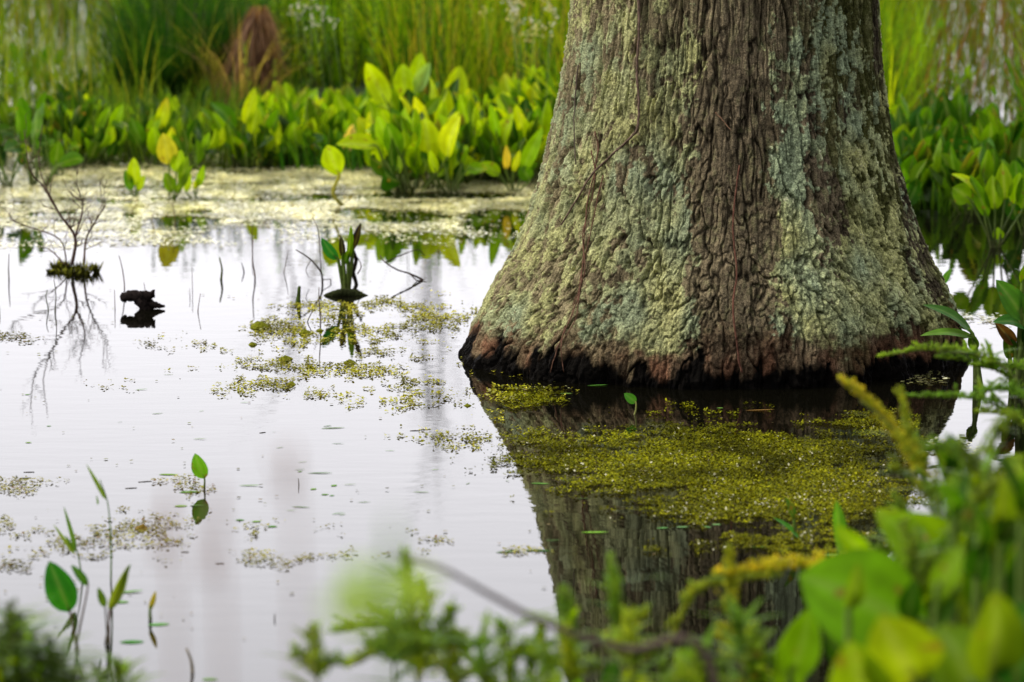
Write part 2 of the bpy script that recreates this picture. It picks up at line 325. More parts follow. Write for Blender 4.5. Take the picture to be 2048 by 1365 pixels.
def npmesh(name, V, F, C, mat, extra=None, smooth=True):
    me = bpy.data.meshes.new(name); nf, k = F.shape
    me.vertices.add(len(V)); me.vertices.foreach_set('co', V.astype(np.float32).ravel())
    me.loops.add(nf * k); me.loops.foreach_set('vertex_index', F.astype(np.int32).ravel())
    me.polygons.add(nf); me.polygons.foreach_set('loop_start', np.arange(0, nf * k, k, dtype=np.int32))
    me.polygons.foreach_set('use_smooth', np.full(nf, smooth)); me.update(calc_edges=True)
    at = me.color_attributes.new('col', 'FLOAT_COLOR', 'POINT'); at.data.foreach_set('color', np.concatenate([C, np.ones((len(C), 1))], 1).astype(np.float32).ravel())
    if extra is not None:
        for nm, a in extra.items(): e = me.attributes.new(nm, 'FLOAT', 'POINT'); e.data.foreach_set('value', a.astype(np.float32))
    me.materials.append(mat); return me
II, JJ = np.meshgrid(np.arange(NZ - 1), np.arange(NA), indexing='ij'); II = II.ravel(); JJ = JJ.ravel(); J2 = (JJ + 1) % NA
F = np.stack([II * NA + JJ, II * NA + J2, (II + 1) * NA + J2, (II + 1) * NA + JJ], 1)
TB = Vector((pxm[1], TY, 0))
V = np.stack([VX - TB.x, VY - TB.y, ZZ], 1)
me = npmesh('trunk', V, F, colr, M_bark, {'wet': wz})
tree = empty('tree', TB, 'massive flared tree trunk with fissured bark and pale green lichen standing in the water', 'tree')
trunk = bpy.data.objects.new('trunk', me); col.objects.link(trunk); trunk.parent = tree
# limbs and crown, far above the frame
mb = MB(); cb = (.10, .08, .06); tips = []
top = Vector((.1, 0, 8.2))
for k in range(11):
    a = k * 2.4; z0 = 5.2 + k * .3; p0 = Vector((math.cos(a) * .1, math.sin(a) * .1, z0)); Lm = R.uniform(2.2, 3.4) * (1 - k * .03)
    e = p0 + Vector((math.cos(a) * Lm, math.sin(a) * Lm, R.uniform(1, 2.2))); m_ = (p0 + e) / 2 + Vector((R.uniform(-.3, .3), R.uniform(-.3, .3), -.1))
    pp = spline([p0, m_, e], 5); tube(mb, pp, [lerp(.11, .025, i / 10) for i in range(11)], cb, 7); tips += pp[4:]
    for j in range(4):
        q = pp[4 + j]; e2 = q + Vector((R.uniform(-1, 1), R.uniform(-1, 1), R.uniform(0, .9))); tube(mb, [q, (q + e2) / 2 + Vector((0, 0, .1)), e2], [.03, .02, .008], cb, 5); tips += [(q + e2) / 2, e2]
mb.build('limbs', M_wood, tree)
mb = MB()
for q in tips:
    for _ in range(42):
        p = q + Vector((R.gauss(0, .38), R.gauss(0, .38), R.gauss(0, .28))); d = Vector((R.uniform(-1, 1), R.uniform(-1, 1), R.uniform(-.8, .3))).normalized(); s = d.orthogonal().normalized() * .03
        mb.add([p, p + d * .06 + s, p + d * .13, p + d * .06 - s], [(0, 1, 2, 3)], tint((.05, .11, .02), R.uniform(.7, 1.3)))
mb.build('crown', M_leaf, tree, smooth=False)
bvh = BVHTree.FromPolygons([Vector((a + TB.x, b_ + TB.y, c_)) for a, b_, c_ in V[:400 * NA].tolist()], F[:399 * NA].tolist())
def ontrunk(px, py, off=.010):
    h = bvh.ray_cast(Vector((0, 0, CAMZ)), ray(px, py).normalized())
    return (h[0] - ray(px, py).normalized() * off) if h[0] else D(px, py, TY - .3)
# vines on the bark
def vine(label, strands, c, grp=None):
    b0 = ontrunk(*strands[0][0][-1]); root = empty('climbing_vine', b0, label, 'vine', grp)
    for pts, w0, w1 in strands:
        mb = MB(); pp = [ontrunk(x, y) for x, y in pts]; pp = spline(pp, 5); m_ = len(pp)
        q = []
        for i, p in enumerate(pp):
            pm = sum((pp[j] for j in range(max(0, i - 4), min(m_, i + 5))), Vector()) / (min(m_, i + 5) - max(0, i - 4)); q.append(Vector((p.x + R.uniform(-1, 1) * .001, min(p.y, pm.y), p.z)))
        tube(mb, q, [lerp(w0, w1, i / (m_ - 1)) for i in range(m_)], c, 7, .15); mb.build('stem', M_wood, root, b0)
vine('thick bare vine running down the left of the trunk and bending left towards its base', [([(1276, -30), (1278, 60), (1274, 130), (1277, 190), (1276, 250), (1262, 275), (1215, 318), (1180, 355), (1150, 405), (1122, 450)], 0.0036, .0022)], (.13, .09, .065))
vine('bundle of thin reddish vines hanging down the lower left of the trunk to the water', [([(1190, 262), (1196, 300), (1188, 350), (1176, 400), (1170, 460), (1166, 520), (1160, 580), (1140, 640), (1118, 690), (1100, 745)], .0019, .0015),
     ([(1182, 300), (1190, 350), (1180, 410), (1166, 470), (1170, 540), (1150, 600), (1128, 660), (1122, 700), (1128, 745)], .0016, .0012),
     ([(1206, 350), (1190, 420), (1178, 480), (1160, 560), (1158, 600), (1146, 650), (1110, 700)], .0015, .001)], (.14, .075, .05))
vine('single thin reddish vine hanging straight down the bare brown centre strip of the trunk', [([(1478, 330), (1470, 400), (1466, 470), (1474, 540), (1466, 600), (1470, 660), (1478, 720), (1484, 745)], .002, .0026)], (.13, .06, .04))
vine('short thin vine clinging to the far left edge of the trunk', [([(1156, 130), (1150, 200), (1148, 260), (1152, 330)], .0018, .0014)], (.10, .075, .06))
vine('short pale twig stuck across the upper centre of the bark', [([(1430, 225), (1445, 240), (1462, 262)], .0018, .001)], (.25, .15, .09))

# ------------------------------------------------------------------ floating plants (countless: stuff)
def fronds(name, label, P, size, tiltmax, lift, cA, cB, mat, cat='duckweed', n=6, cC=None, pC=.06):
    N = len(P); th = rng.uniform(0, 6.28, N); s = size * rng.uniform(.55, 1.25, N); el = rng.uniform(.55, 1, N)
    tx = rng.normal(0, tiltmax, N); ty = rng.normal(0, tiltmax, N); z0 = np.abs(rng.normal(0, lift, N)) + .0016 + .35 * s * np.hypot(tx, ty)
    a = np.arange(n) * 2 * np.pi / n
    lx = np.cos(a)[None] * s[:, None] * .5; ly = np.sin(a)[None] * s[:, None] * .5 * el[:, None]
    X = lx * np.cos(th)[:, None] - ly * np.sin(th)[:, None]; Y = lx * np.sin(th)[:, None] + ly * np.cos(th)[:, None]
    Z = X * tx[:, None] + Y * ty[:, None]
    V = np.stack([P[:, :1] + X, P[:, 1:2] + Y, z0[:, None] + Z], 2).reshape(-1, 3)
    mixr = rng.random((N, 1)); C = np.array(cA) * (1 - mixr) + np.array(cB) * mixr; C *= rng.uniform(.65, 1.3, (N, 1)) * np.clip(1 + 1.1 * fbm(P * [11, 7, 1], 3, 500), .45, 1.6)[:, None]
    if cC is not None: C = np.where(rng.random((N, 1)) < pC, np.array(cC), C)
    me = npmesh(name, V, np.arange(N * n).reshape(N, n), np.repeat(C, n, 0), mat, smooth=False)
    o = bpy.data.objects.new(name, me); col.objects.link(o); return tag(o, label, cat, kind='stuff')
def pix2w(px, py):
    u = (px - 1024) / FPX; v = (682.5 - py) / FPX; dz = -sP + v * cP; t = -CAMZ / dz
    return np.stack([u * t, (cP + v * sP) * t, np.zeros_like(t)], 1)
def w2pix(P):
    z = -CAMZ; f = P[:, 1] * cP - z * sP; u = P[:, 0] / f; v = (P[:, 1] * sP + z * cP) / f
    return 1024 + u * FPX, 682.5 - v * FPX
def scatter(x0, x1, y0, y1, N, dens):
    P = np.stack([rng.uniform(x0, x1, N), rng.uniform(y0, y1, N), np.zeros(N)], 1); px, py = w2pix(P)
    return P[rng.random(N) < dens(px, py, P)]
def ell(px, py, L):
    d = np.full(len(px), -1.)
    for cx, cy, rx, ry, s in L: d = np.maximum(d, s * (1 - np.sqrt(((px - cx) / rx) ** 2 + ((py - cy) / ry) ** 2)))
    return d
def dens_near(px, py, P):
    e = ell(px, py, [(1430, 930, 400, 95, 1), (1500, 920, 300, 75, 1.3), (1600, 990, 240, 75, 1), (1480, 1005, 240, 50, .9), (1060, 795, 100, 20, 1), (1120, 905, 170, 45, .9), (1620, 1085, 220, 35, .5), (1720, 850, 100, 30, .6)])
    nz = fbm(P * [7, 6, 1], 3, 300) * .5 + fbm(P * [22, 34, 1], 4, 310) * 1.25
    return ss(.0, .36, e * 1.3 + nz * .9 - .15) * .95
P = scatter(-.3, 1.4, 6.7, 9.6, 420000, dens_near); pxn, pyn = w2pix(P)
glint_pc = (.008 + .045 * np.maximum(ss(880, 960, pyn + 25 * fbm(P * 8, 2, 312)), ss(1250, 1080, pxn)) * ss(-.2, .3, fbm(P * [14, 9, 1], 2, 313)))[:, None]  # share of pale fronds that paint white sky glints into the mat colour
fronds('algae_mat', 'olive green floating weed mat spread in front of the trunk over its dark reflection', P, .0052, .38, .003, (.045, .06, .002), (.18, .195, .005), M_algae, 'pond weed', 5, (.5, .5, .33), glint_pc)
def dens_mid(px, py, P):
    e = ell(px, py, [(560, 665, 100, 32, 1), (600, 680, 160, 22, .6), (660, 735, 190, 28, .9), (700, 655, 150, 22, .6), (545, 768, 110, 22, .9), (760, 610, 150, 18, .8), (880, 640, 140, 22, .5), (820, 790, 170, 26, .55), (910, 870, 140, 20, .8), (700, 620, 60, 20, .8), (560, 730, 80, 14, 1), (780, 730, 100, 40, .4), (1000, 800, 90, 30, .6)])
    nz = fbm(P * [9, 6, 1], 3, 330) * .9 + fbm(P * [40, 26, 1], 3, 340) * 1.1
    return ss(.05, .5, e + nz - .16) * .85
P = scatter(-1.3, .6, 8.0, 11.5, 300000, dens_mid)
fronds('duckweed_patch', 'scattered yellow green duckweed rafts on the bright open water left of the trunk', P, .0062, .3, .002, (.16, .18, .005), (.36, .34, .03), M_algae, 'duckweed', 5, (.35, .36, .16))
# little mossy cushions riding on those rafts
def dens_low(px, py, P):
    e = ell(px, py, [(290, 1060, 220, 40, .8), (80, 1080, 190, 45, .75), (560, 1115, 240, 26, .6), (30, 1140, 80, 25, .8), (40, 975, 70, 18, .9), (380, 970, 75, 20, .9), (20, 678, 50, 14, 1), (850, 1075, 60, 16, 1), (1045, 1100, 70, 12, 1), (200, 1090, 330, 50, .4), (300, 760, 60, 14, .35), (390, 690, 90, 12, .4), (330, 1230, 60, 20, .4), (520, 1050, 60, 16, .5)])
    return ss(.05, .45, e + fbm(P * [14, 10, 1], 3, 350) * 1.2 + fbm(P * [50, 34, 1], 2, 351) * .7 - .34) * .8
P = scatter(-1.4, .2, 6.2, 10.2, 200000, dens_low)
fronds('duckweed_patch', 'thin broken drift of brownish green duckweed on the foreground water at left', P, .0062, .25, .0015, (.14, .15, .015), (.26, .22, .04), M_algae, 'duckweed', 5, (.16, .09, .04))
holes = [(1000, 445, 90, 26), (800, 436, 100, 12), (370, 442, 75, 13), (490, 470, 85, 14), (800, 382, 40, 22), (880, 392, 150, 9), (640, 395, 40, 5), (400, 425, 40, 6), (260, 432, 20, 5), (75, 430, 30, 6), (130, 428, 40, 5), (60, 472, 70, 10), (720, 425, 60, 8), (230, 405, 60, 5), (560, 500, 90, 12)]
def dens_far(px, py, P):
    fade = ss(505, 425, py + 28 * fbm(P * [1.6, 3, 1], 3, 360) + 18 * fbm(P * [9, 9, 1], 2, 361)); h = np.zeros(len(px))
    q = fbm(P * [3.5, 5, 1], 3, 362) * .5
    for a, b_, c_, d_ in holes: h = np.maximum(h, ss(1.15, .75, np.sqrt(((px - a) / c_) ** 2 + ((py - b_) / d_) ** 2) + q))
    gap = ss(-.12, .04, fbm(P * [3, 11, 1], 4, 365) + .15 * ss(470, 430, py)); 
    return fade * (1 - h * .96) * (.2 + .75 * gap) * ss(1750, 1500, px + 60 * fbm(P * 2, 2, 399)) * ss(330, 350, py + 14 * fbm(P * 3, 2, 366))
P = scatter(-3.3, 1.3, 11.2, 14.5, 560000, dens_far)
fronds('duckweed_carpet', 'pale cream duckweed carpet across the water in front of the bright leafy plants', P, .0115, .045, .001, (.40, .38, .12), (.85, .80, .55), M_weed, 'duckweed', 6, (.38, .3, .08))
def dens_back(px, py, P): return ss(.0, .3, fbm(P * [1.6, .9, 1], 3, 370) + .05) * .8 * (1 - ss(335, 350, py))
P = scatter(-3.2, -.1, 13.4, 21.5, 130000, dens_back)
fronds('duckweed_carpet', 'broken duckweed between the plants far back at upper left', P, .016, .08, .002, (.28, .28, .10), (.5, .45, .25), M_weed, 'duckweed', 6)
def dens_right(px, py, P):
    return ss(.0, .25, fbm(P * [2.2, 2.5, 1], 3, 380) + .12 * ss(520, 430, py) - .25 * ss(540, 620, py) + .10 + .25 * ss(425, 445, py) * ss(600, 540, py) + .35 * fbm(P * [12, 12, 1], 2, 381) + ell(px, py, [(1910, 890, 80, 18, .5), (1950, 640, 80, 12, .2), (1850, 760, 60, 10, .3)])) * .75
P = scatter(.65, 3.8, 7.4, 21, 340000, dens_right)
fronds('duckweed_carpet', 'patchy duckweed on the dark water to the right of the trunk', P, .012, .08, .0015, (.24, .25, .08), (.42, .38, .2), M_weed, 'duckweed', 6)

def dens_deb(px, py, P): return ss(.1, .5, fbm(P * [2.5, 5, 1], 3, 390) + .25 * fbm(P * [14, 20, 1], 2, 391)) * (px < 1150) * .5 + .06
P = scatter(-1.7, .6, 6.1, 11.8, 2600, dens_deb)
fronds('floating_debris', 'tiny specks of floating debris thinly spread over the bright open water', P, .009, .05, .001, (.10, .13, .02), (.16, .12, .06), M_algae, 'debris', 5)
# moss cushions on rafts
for i, (x, y, s) in enumerate([(700, 727, 15), (672, 662, 14), (505, 690, 11), (570, 720, 18), (520, 655, 22), (610, 668, 16), (705, 740, 8), (583, 770, 12), (640, 662, 10), (283, 1058, 17), (620, 735, 9), (935, 812, 10)]):
    b0 = W(x, y); rr = s * b0.y / FPX; mb = MB(); vs = [(b0.x, b0.y, rr * .55)]; nn = 12
    for k in range(1, 5):
        for j in range(nn):
            a = j * 2 * math.pi / nn; q = rr * k / 4 * R.uniform(.8, 1.2); vs.append((b0.x + q * math.cos(a), b0.y + q * math.sin(a), rr * .55 * (1 - (k / 4) ** 2) * R.uniform(.7, 1.3) - .002))
    fs = [(0, 1 + j, 1 + (j + 1) % nn) for j in range(nn)] + [(1 + k * nn + j, 1 + (k + 1) * nn + j, 1 + (k + 1) * nn + (j + 1) % nn, 1 + k * nn + (j + 1) % nn) for k in range(3) for j in range(nn)]
    mb.add(vs, fs, (.13, .14, .012) if i != 9 else (.2, .13, .02))
    o = mb.build('moss_cushion', M_moss, None, b0)
    lab = 'small rounded cushion of yellow green moss on the duckweed rafts left of the trunk' if i != 9 else 'brownish yellow moss lump in the duckweed drift at lower left'
    tag(o, lab, 'moss', 'moss cushions on the duckweed rafts' if i != 9 else None)

# ------------------------------------------------------------------ plants
G1 = (.21, .36, .002); G2 = (.075, .18, .003); G3 = (.022, .065, .003); YG = (.30, .42, .003); YL = (.42, .36, .03)
def leafpart(root, b0, rootp, base, tip, wd, nrm, c, sr=.004, arch=.08, cup=.15, tipc=None, bend=None, sc_=(.09, .15, .02), wave=.04, broad=.42):
    mb = MB(); blade(mb, base, tip, wd, nrm, c, arch, cup, 10, 9, tipc, wave, broad); lf = mb.build('leaf', M_leaf, root, b0)
    mb = MB(); mid = (Vector(rootp) + Vector(base)) / 2 + (bend or Vector((0, 0, 0)))
    pts = spline([rootp, mid, base, Vector(base) + (Vector(tip) - Vector(base)) * .25], 4)
    tube(mb, pts, [lerp(sr * 1.5, sr * .6, i / (len(pts) - 1)) for i in range(len(pts))], lambda t: mixc((.05, .05, .02), sc_, min(1, t * 1.6)), 6)
    o = mb.build('stalk', M_stem, lf, b0); return lf
def pickerel(label, grp, n, h, pal, seed, loc=(0, 0, 0), spread=.08, Ls=(.12, .19), ws=(.5, .68), lean=.5):
    global R; Rs = R; R = random.Random(seed); b0 = Vector(loc)
    root = empty('pickerelweed', b0, label, 'water plant', grp)
    for i in range(n):
        a = R.uniform(0, 6.28); o = Vector((math.cos(a), math.sin(a), 0)); Lf = R.uniform(*Ls); hh = max(.03, h * R.uniform(.45, 1.05) - Lf * .5)
        rp = b0 + o * .02 * R.random() + Vector((0, 0, -.03)); base = b0 + o * spread * R.uniform(.4, 1.2) + Vector((0, 0, hh)); 
        dv = Vector((o.x * R.uniform(.1, lean), o.y * R.uniform(.1, lean), R.uniform(.6, 1.0)))
        if R.random() < .2: dv = Vector((o.x, o.y, R.uniform(-.1, .4)))
        dv.normalize(); fa = R.uniform(-1.25, 1.25); nr = Vector((math.sin(fa), -math.cos(fa), R.uniform(.1, .7)))
        c = tint(R.choice(pal), R.uniform(.75, 1.2)); tc = (.3, .26, .03) if R.random() < .08 else None
        leafpart(root, b0, rp, base, base + dv * Lf, Lf * R.uniform(*ws), nr, c, .004, R.uniform(-.12, .16), R.uniform(.05, .5), tc, Vector((R.uniform(-.02, .02), 0, 0)))
    R = Rs; return root
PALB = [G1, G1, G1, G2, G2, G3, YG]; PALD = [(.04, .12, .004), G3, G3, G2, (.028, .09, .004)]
def scatter_plants(protos, spots, label, grp, smin=.85, smax=1.2, rot=1.2):
    obs = []; used = set()
    for i, (x, y, s) in enumerate(spots):
        k = R.randrange(len(protos)); pr = protos[k]
        if k not in used: o = pr; used.add(k)
        else: o = copy_tree(pr)
        s *= .70 + .36 * abs(math.sin(x * .021 + 1.3 * math.sin(x * .007))); y += 9 * math.sin(x * .05) + 5 * math.sin(x * .13)
        o.location = W(x, y); o.rotation_euler = (R.uniform(-.06, .06), R.uniform(-.06, .06), R.uniform(-rot, rot)); f = s * R.uniform(smin, smax); o.scale = (f, f, f)
        o['label'] = label; o['group'] = grp; obs.append(o)
    ordn = 'first second third fourth fifth sixth seventh eighth ninth tenth eleventh twelfth thirteenth fourteenth fifteenth sixteenth seventeenth eighteenth nineteenth twentieth'.split()
    obs.sort(key=lambda o: o.location.y); nr_ = max(1, round(len(obs) / 12)); per = math.ceil(len(obs) / nr_)
    rn = {1: ['row'], 2: ['front row', 'back row'], 3: ['front row', 'middle row', 'back row'], 4: ['front row', 'second row', 'third row', 'back row'], 5: ['front row', 'second row', 'middle row', 'fourth row', 'back row']}[min(5, nr_)]
    for a in range(nr_):
        for b, o in enumerate(sorted(obs[a * per:(a + 1) * per], key=lambda o: o.location.x)):
            o['label'] = '%s, %s from the left in its %s' % (label, ordn[b], rn[a])
    for k, pr in enumerate(protos):
        if k not in used:
            for c in list(pr.children):
                for d in list(c.children): bpy.data.objects.remove(d)
                bpy.data.objects.remove(c)
            bpy.data.objects.remove(pr)
PB = [pickerel('x', 'x', 12, .19, PALB, 100 + i, spread=.1, Ls=(.085, .135), ws=(.42, .6)) for i in range(9)]
spots = []
for i in range(58):
    x = R.uniform(790, 1130 if i % 3 else 1400); fr_ = 375 + 12 * math.sin(x / 60); spots.append((x, fr_ - (i / 58) ** 1.2 * 105 + R.uniform(-5, 5), 1))
scatter_plants(PB, spots, 'bright leafy plant in stand touching the trunk', 'bright pickerelweed beside the trunk', .85, 1.2)
PB2 = [pickerel('x', 'x', 9, .16, [G1, G1, G2, G2, G2, G3], 150 + i, Ls=(.08, .13), ws=(.4, .6)) for i in range(7)]
spots = []
for i in range(36):
    x = R.uniform(500, 790); spots.append((x, 337 - (i / 36) * 70 + R.uniform(-4, 4), 1))
scatter_plants(PB2, spots, 'green leafy plant at mid far edge', 'pickerelweed along the middle of the far edge', .8, 1.15)
PB3 = [pickerel('x', 'x', 8, .14, [G2, G2, G3, G1, G3], 170 + i, Ls=(.075, .12), ws=(.38, .58)) for i in range(7)]
spots = []
for i in range(46):
    x = R.uniform(90, 520); spots.append((x, 335 - (i / 46) * 75 + R.uniform(-5, 5), 1))
scatter_plants(PB3, spots, 'darker leafy plant on the left far edge', 'pickerelweed along the left of the far edge', .75, 1.1)
PB4 = [pickerel('x', 'x', 5, .17, [G3, G3, G2], 190 + i, Ls=(.06, .11), ws=(.4, .6)) for i in range(5)]
spots = [(R.uniform(-20, 130), R.uniform(280, 375), 1) for i in range(14)] + [(R.uniform(-20, 290), R.uniform(170, 280), .8) for i in range(20)]
scatter_plants(PB4, spots, 'sparse dark marsh plant near left edge', 'dark marsh plants at the left edge', .8, 1.2)
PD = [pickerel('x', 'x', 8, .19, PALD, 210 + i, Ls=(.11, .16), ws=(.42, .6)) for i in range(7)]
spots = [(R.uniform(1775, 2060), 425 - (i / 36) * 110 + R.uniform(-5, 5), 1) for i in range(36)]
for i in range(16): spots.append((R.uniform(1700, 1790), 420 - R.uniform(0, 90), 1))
scatter_plants(PD, spots, 'dark leafy plant right of trunk', 'dark pickerelweed right of the trunk', .85, 1.15)
PD2 = [pickerel('x', 'x', 4, .26, [G3, G2], 230 + i, Ls=(.05, .09), ws=(.3, .5)) for i in range(4)]
spots = [(R.uniform(1770, 2060), R.uniform(150, 300), .8) for i in range(16)]
scatter_plants(PD2, spots, 'thin marsh plant at upper right', 'thin marsh plants at upper right', .8, 1.2)

# leaf given in picture pixels, real plant at its own depth
def pxplant(label, base, leaves, name='pickerelweed', grp=None, sr=.0028, z0=-.02, cat='water plant', depth=None):
    b0 = W(*base) if depth is None else Vector((D(base[0], base[1], depth).x, depth, base[2] if len(base) > 2 else .02))
    root = empty(name, b0, label, cat, grp)
    for lf in leaves:
        (x0, y0), (x1, y1), wpx, c = lf[:4]; kw = dict(lf[4]) if len(lf) > 4 else {}
        dy = kw.pop('dy', 0); dt = kw.pop('dt', 0); nr = kw.pop('n', (R.uniform(-.3, .3), -1, .3)); Y = b0.y + dy
        p0 = D(x0, y0, Y); p1 = D(x1, y1, Y + dt); wd = wpx * Y / FPX
        rp = b0 + Vector((R.uniform(-.01, .01), R.uniform(-.01, .01), z0))
        leafpart(root, b0, rp, p0, p1, wd, nr, c, kw.pop('sr', sr), **kw)
    return root
pxplant('small yellow green plant with one upright leaf standing out in the pale duckweed', (272, 396), [((273, 372), (268, 315), 30, YG), ((262, 382), (250, 340), 20, G2), ((276, 382), (290, 350), 14, G1)])
pxplant('plant with a large upright yellow leaf in the pale duckweed at left', (345, 402), [((338, 330), (326, 266), 42, (.32, .33, .02)), ((345, 385), (330, 345), 26, G2), ((352, 345), (362, 300), 30, G1), ((350, 388), (385, 330), 14, G2), ((365, 375), (375, 312), 24, G2)])
pxplant('small upright leaves in the pale duckweed just right of the yellow leaved plant', (390, 398), [((372, 385), (380, 345), 14, G1), ((395, 375), (408, 330), 16, G1), ((388, 380), (398, 350), 10, YG)])
pxplant('single rounded leaf on a bent yellow stalk leaning out of the far stand', (697, 412), [((678, 352), (655, 290), 46, G1, dict(bend=Vector((-.035, 0, 0)), sc_=(.32, .3, .02), sr=.006, cup=.05, broad=.5))])
pxplant('plant with a pale yellow folded leaf in the middle of the far stand', (712, 335), [((690, 305), (706, 248), 26, (.5, .44, .12), dict(cup=.6)), ((718, 300), (740, 240), 34, G1), ((700, 315), (675, 262), 30, G2)])
pxplant('tall plant with three big upright leaves rising above the far stand', (808, 315), [((775, 210), (732, 125), 44, G1, dict(arch=-.15)), ((810, 195), (806, 127), 44, G1), ((832, 165), (842, 105), 32, G1, dict(dy=.05)), ((834, 185), (860, 125), 28, (.2, .34, .1), dict(cup=.5)), ((850, 230), (880, 195), 24, G2)])
pxplant('plant with one very large ribbed bright leaf near the trunk side of the far stand', (870, 378), [((862, 318), (850, 235), 62, YG, dict(cup=.1)), ((885, 325), (905, 260), 34, G1), ((845, 350), (822, 300), 30, G1), ((900, 350), (935, 290), 32, G1)])
pxplant('plant of stiff pointed yellow leaves at the base of the trunk side stand', (1030, 385), [((1012, 340), (1012, 290), 16, YL, dict(cup=.3)), ((1026, 345), (1040, 300), 14, YG), ((1045, 345), (1085, 255), 30, G1), ((1000, 350), (960, 325), 26, G1), ((1060, 360), (1040, 330), 30, G2)])
pxplant('plant with glossy bent leaves catching the sky beside the brown dead tussock', (470, 330), [((470, 260), (420, 205), 36, G2, dict(n=(0, -.6, 1), arch=.12)), ((455, 285), (425, 225), 34, G1), ((490, 250), (510, 175), 26, YG), ((505, 270), (515, 215), 30, G1), ((440, 270), (400, 215), 30, G2, dict(n=(.3, -.5, 1)))])
pxplant('plant with a white glinting leaf bent over at the left of the far edge', (275, 325), [((232, 245), (270, 275), 18, (.3, .36, .16), dict(n=(.2, -.5, 1))), ((250, 290), (225, 240), 34, G2), ((285, 290), (262, 235), 34, G2), ((300, 280), (320, 225), 26, G1), ((320, 260), (335, 195), 26, YG, dict(tipc=(.3, .1, .02)))])
pxplant('dark plant with long arching leaves on the right shore behind the trunk', (1990, 495), [((1960, 395), (1902, 348), 26, G1, dict(arch=.15, n=(0, -.6, 1))), ((1940, 400), (1905, 375), 50, G2, dict(cup=.1)), ((1990, 420), (1985, 350), 38, G2), ((2010, 400), (2005, 325), 36, G2), ((2030, 410), (2040, 345), 34, G1), ((1975, 435), (1940, 350), 30, G2), ((2045, 420), (2065, 330), 40, G2), ((1998, 480), (1995, 455), 24, G1)])
pxplant('leafy clump standing in dark water at the far right edge behind the trunk', (2050, 470), [((2040, 400), (2030, 320), 40, G2), ((2060, 390), (2070, 310), 44, G1), ((2035, 440), (2015, 390), 36, G3), ((2062, 440), (2090, 380), 40, G2)])
pxplant('small water plant with green blades and a black dead leaf in open water', (690, 585), [((676, 520), (643, 476), 24, (.03, .16, .02), dict(n=(-.5, -1, .2))), ((696, 520), (702, 450), 13, G2, dict(cup=.5)), ((686, 515), (682, 472), 13, (.02, .016, .01)), ((688, 530), (697, 500), 15, G2), ((706, 500), (722, 447), 10, (.03, .02, .012), dict(arch=.2, cup=.6))], sr=.005)
pxplant('lone bright green pointed leaf standing upright in the foreground water at left', (410, 978), [((409, 958), (390, 907), 33, (.13, .34, .015), dict(cup=.08, wave=0, sr=.002))], 'seedling', cat='seedling')
pxplant('lone small round leaf on a thin stalk rising from the weed mat near the trunk', (1265, 829), [((1272, 806), (1248, 787), 19, (.10, .28, .03), dict(cup=.08, wave=0, sr=.0018, bend=Vector((.005, 0, 0)), sc_=(.3, .32, .08)))], 'seedling', cat='seedling')
pxplant('foreground plant with a big dark green oval leaf at the lower left', (150, 1302), [((140, 1225), (98, 1122), 62, (.025, .15, .012), dict(cup=.08, sr=.0024, sc_=(.08, .04, .02))), ((176, 1172), (142, 1130), 18, (.03, .14, .012), dict(sc_=(.1, .05, .02)))], sr=.0016)
pxplant('foreground plant with upright olive leaves and reddish stalk at the lower left', (212, 1290), [((218, 1220), (258, 1130), 22, (.10, .17, .012), dict(cup=.6, sc_=(.15, .06, .02))), ((210, 1215), (196, 1175), 16, (.07, .15, .012), dict(sc_=(.04, .03, .02))), ((228, 1190), (262, 1128), 12, (.06, .15, .02), dict(sc_=(.15, .06, .02)))], sr=.0014)
pxplant('short curved yellow shoot poking up from the water at lower left', (303, 1240), [((300, 1222), (312, 1182), 12, (.2, .2, .02), dict(cup=.6, arch=-.15, sr=.003))], 'shoot', cat='shoot')
pxplant('leaning plant with long pointed leaves beside the right foot of the trunk', (1960, 775), [((1945, 668), (1845, 610), 30, (.05, .15, .02), dict(arch=.12, n=(.2, -.6, 1), cup=.1)), ((1950, 677), (1840, 672), 24, (.09, .23, .03), dict(arch=.1, n=(0, -.6, 1), cup=.15)), ((1952, 700), (1940, 668), 22, G3)], sr=.005)
pxplant('plant with drooping dark and brown curled leaves at the right edge beside the trunk', (2035, 780), [((2048, 640), (1992, 560), 50, (.05, .16, .015)), ((2060, 660), (1985, 645), 40, (.04, .14, .02), dict(arch=.15, n=(0, -.6, 1))), ((2030, 690), (1990, 645), 26, (.10, .05, .015), dict(cup=.6)), ((2020, 720), (2012, 660), 30, G3), ((2045, 570), (2060, 520), 30, G2), ((2055, 700), (2075, 620), 40, G3)], sr=.006)
pxplant('small plant with one upright leaf behind the right foot of the trunk', (1890, 600), [((1885, 570), (1902, 537), 14, (.06, .2, .02))], sr=.003)

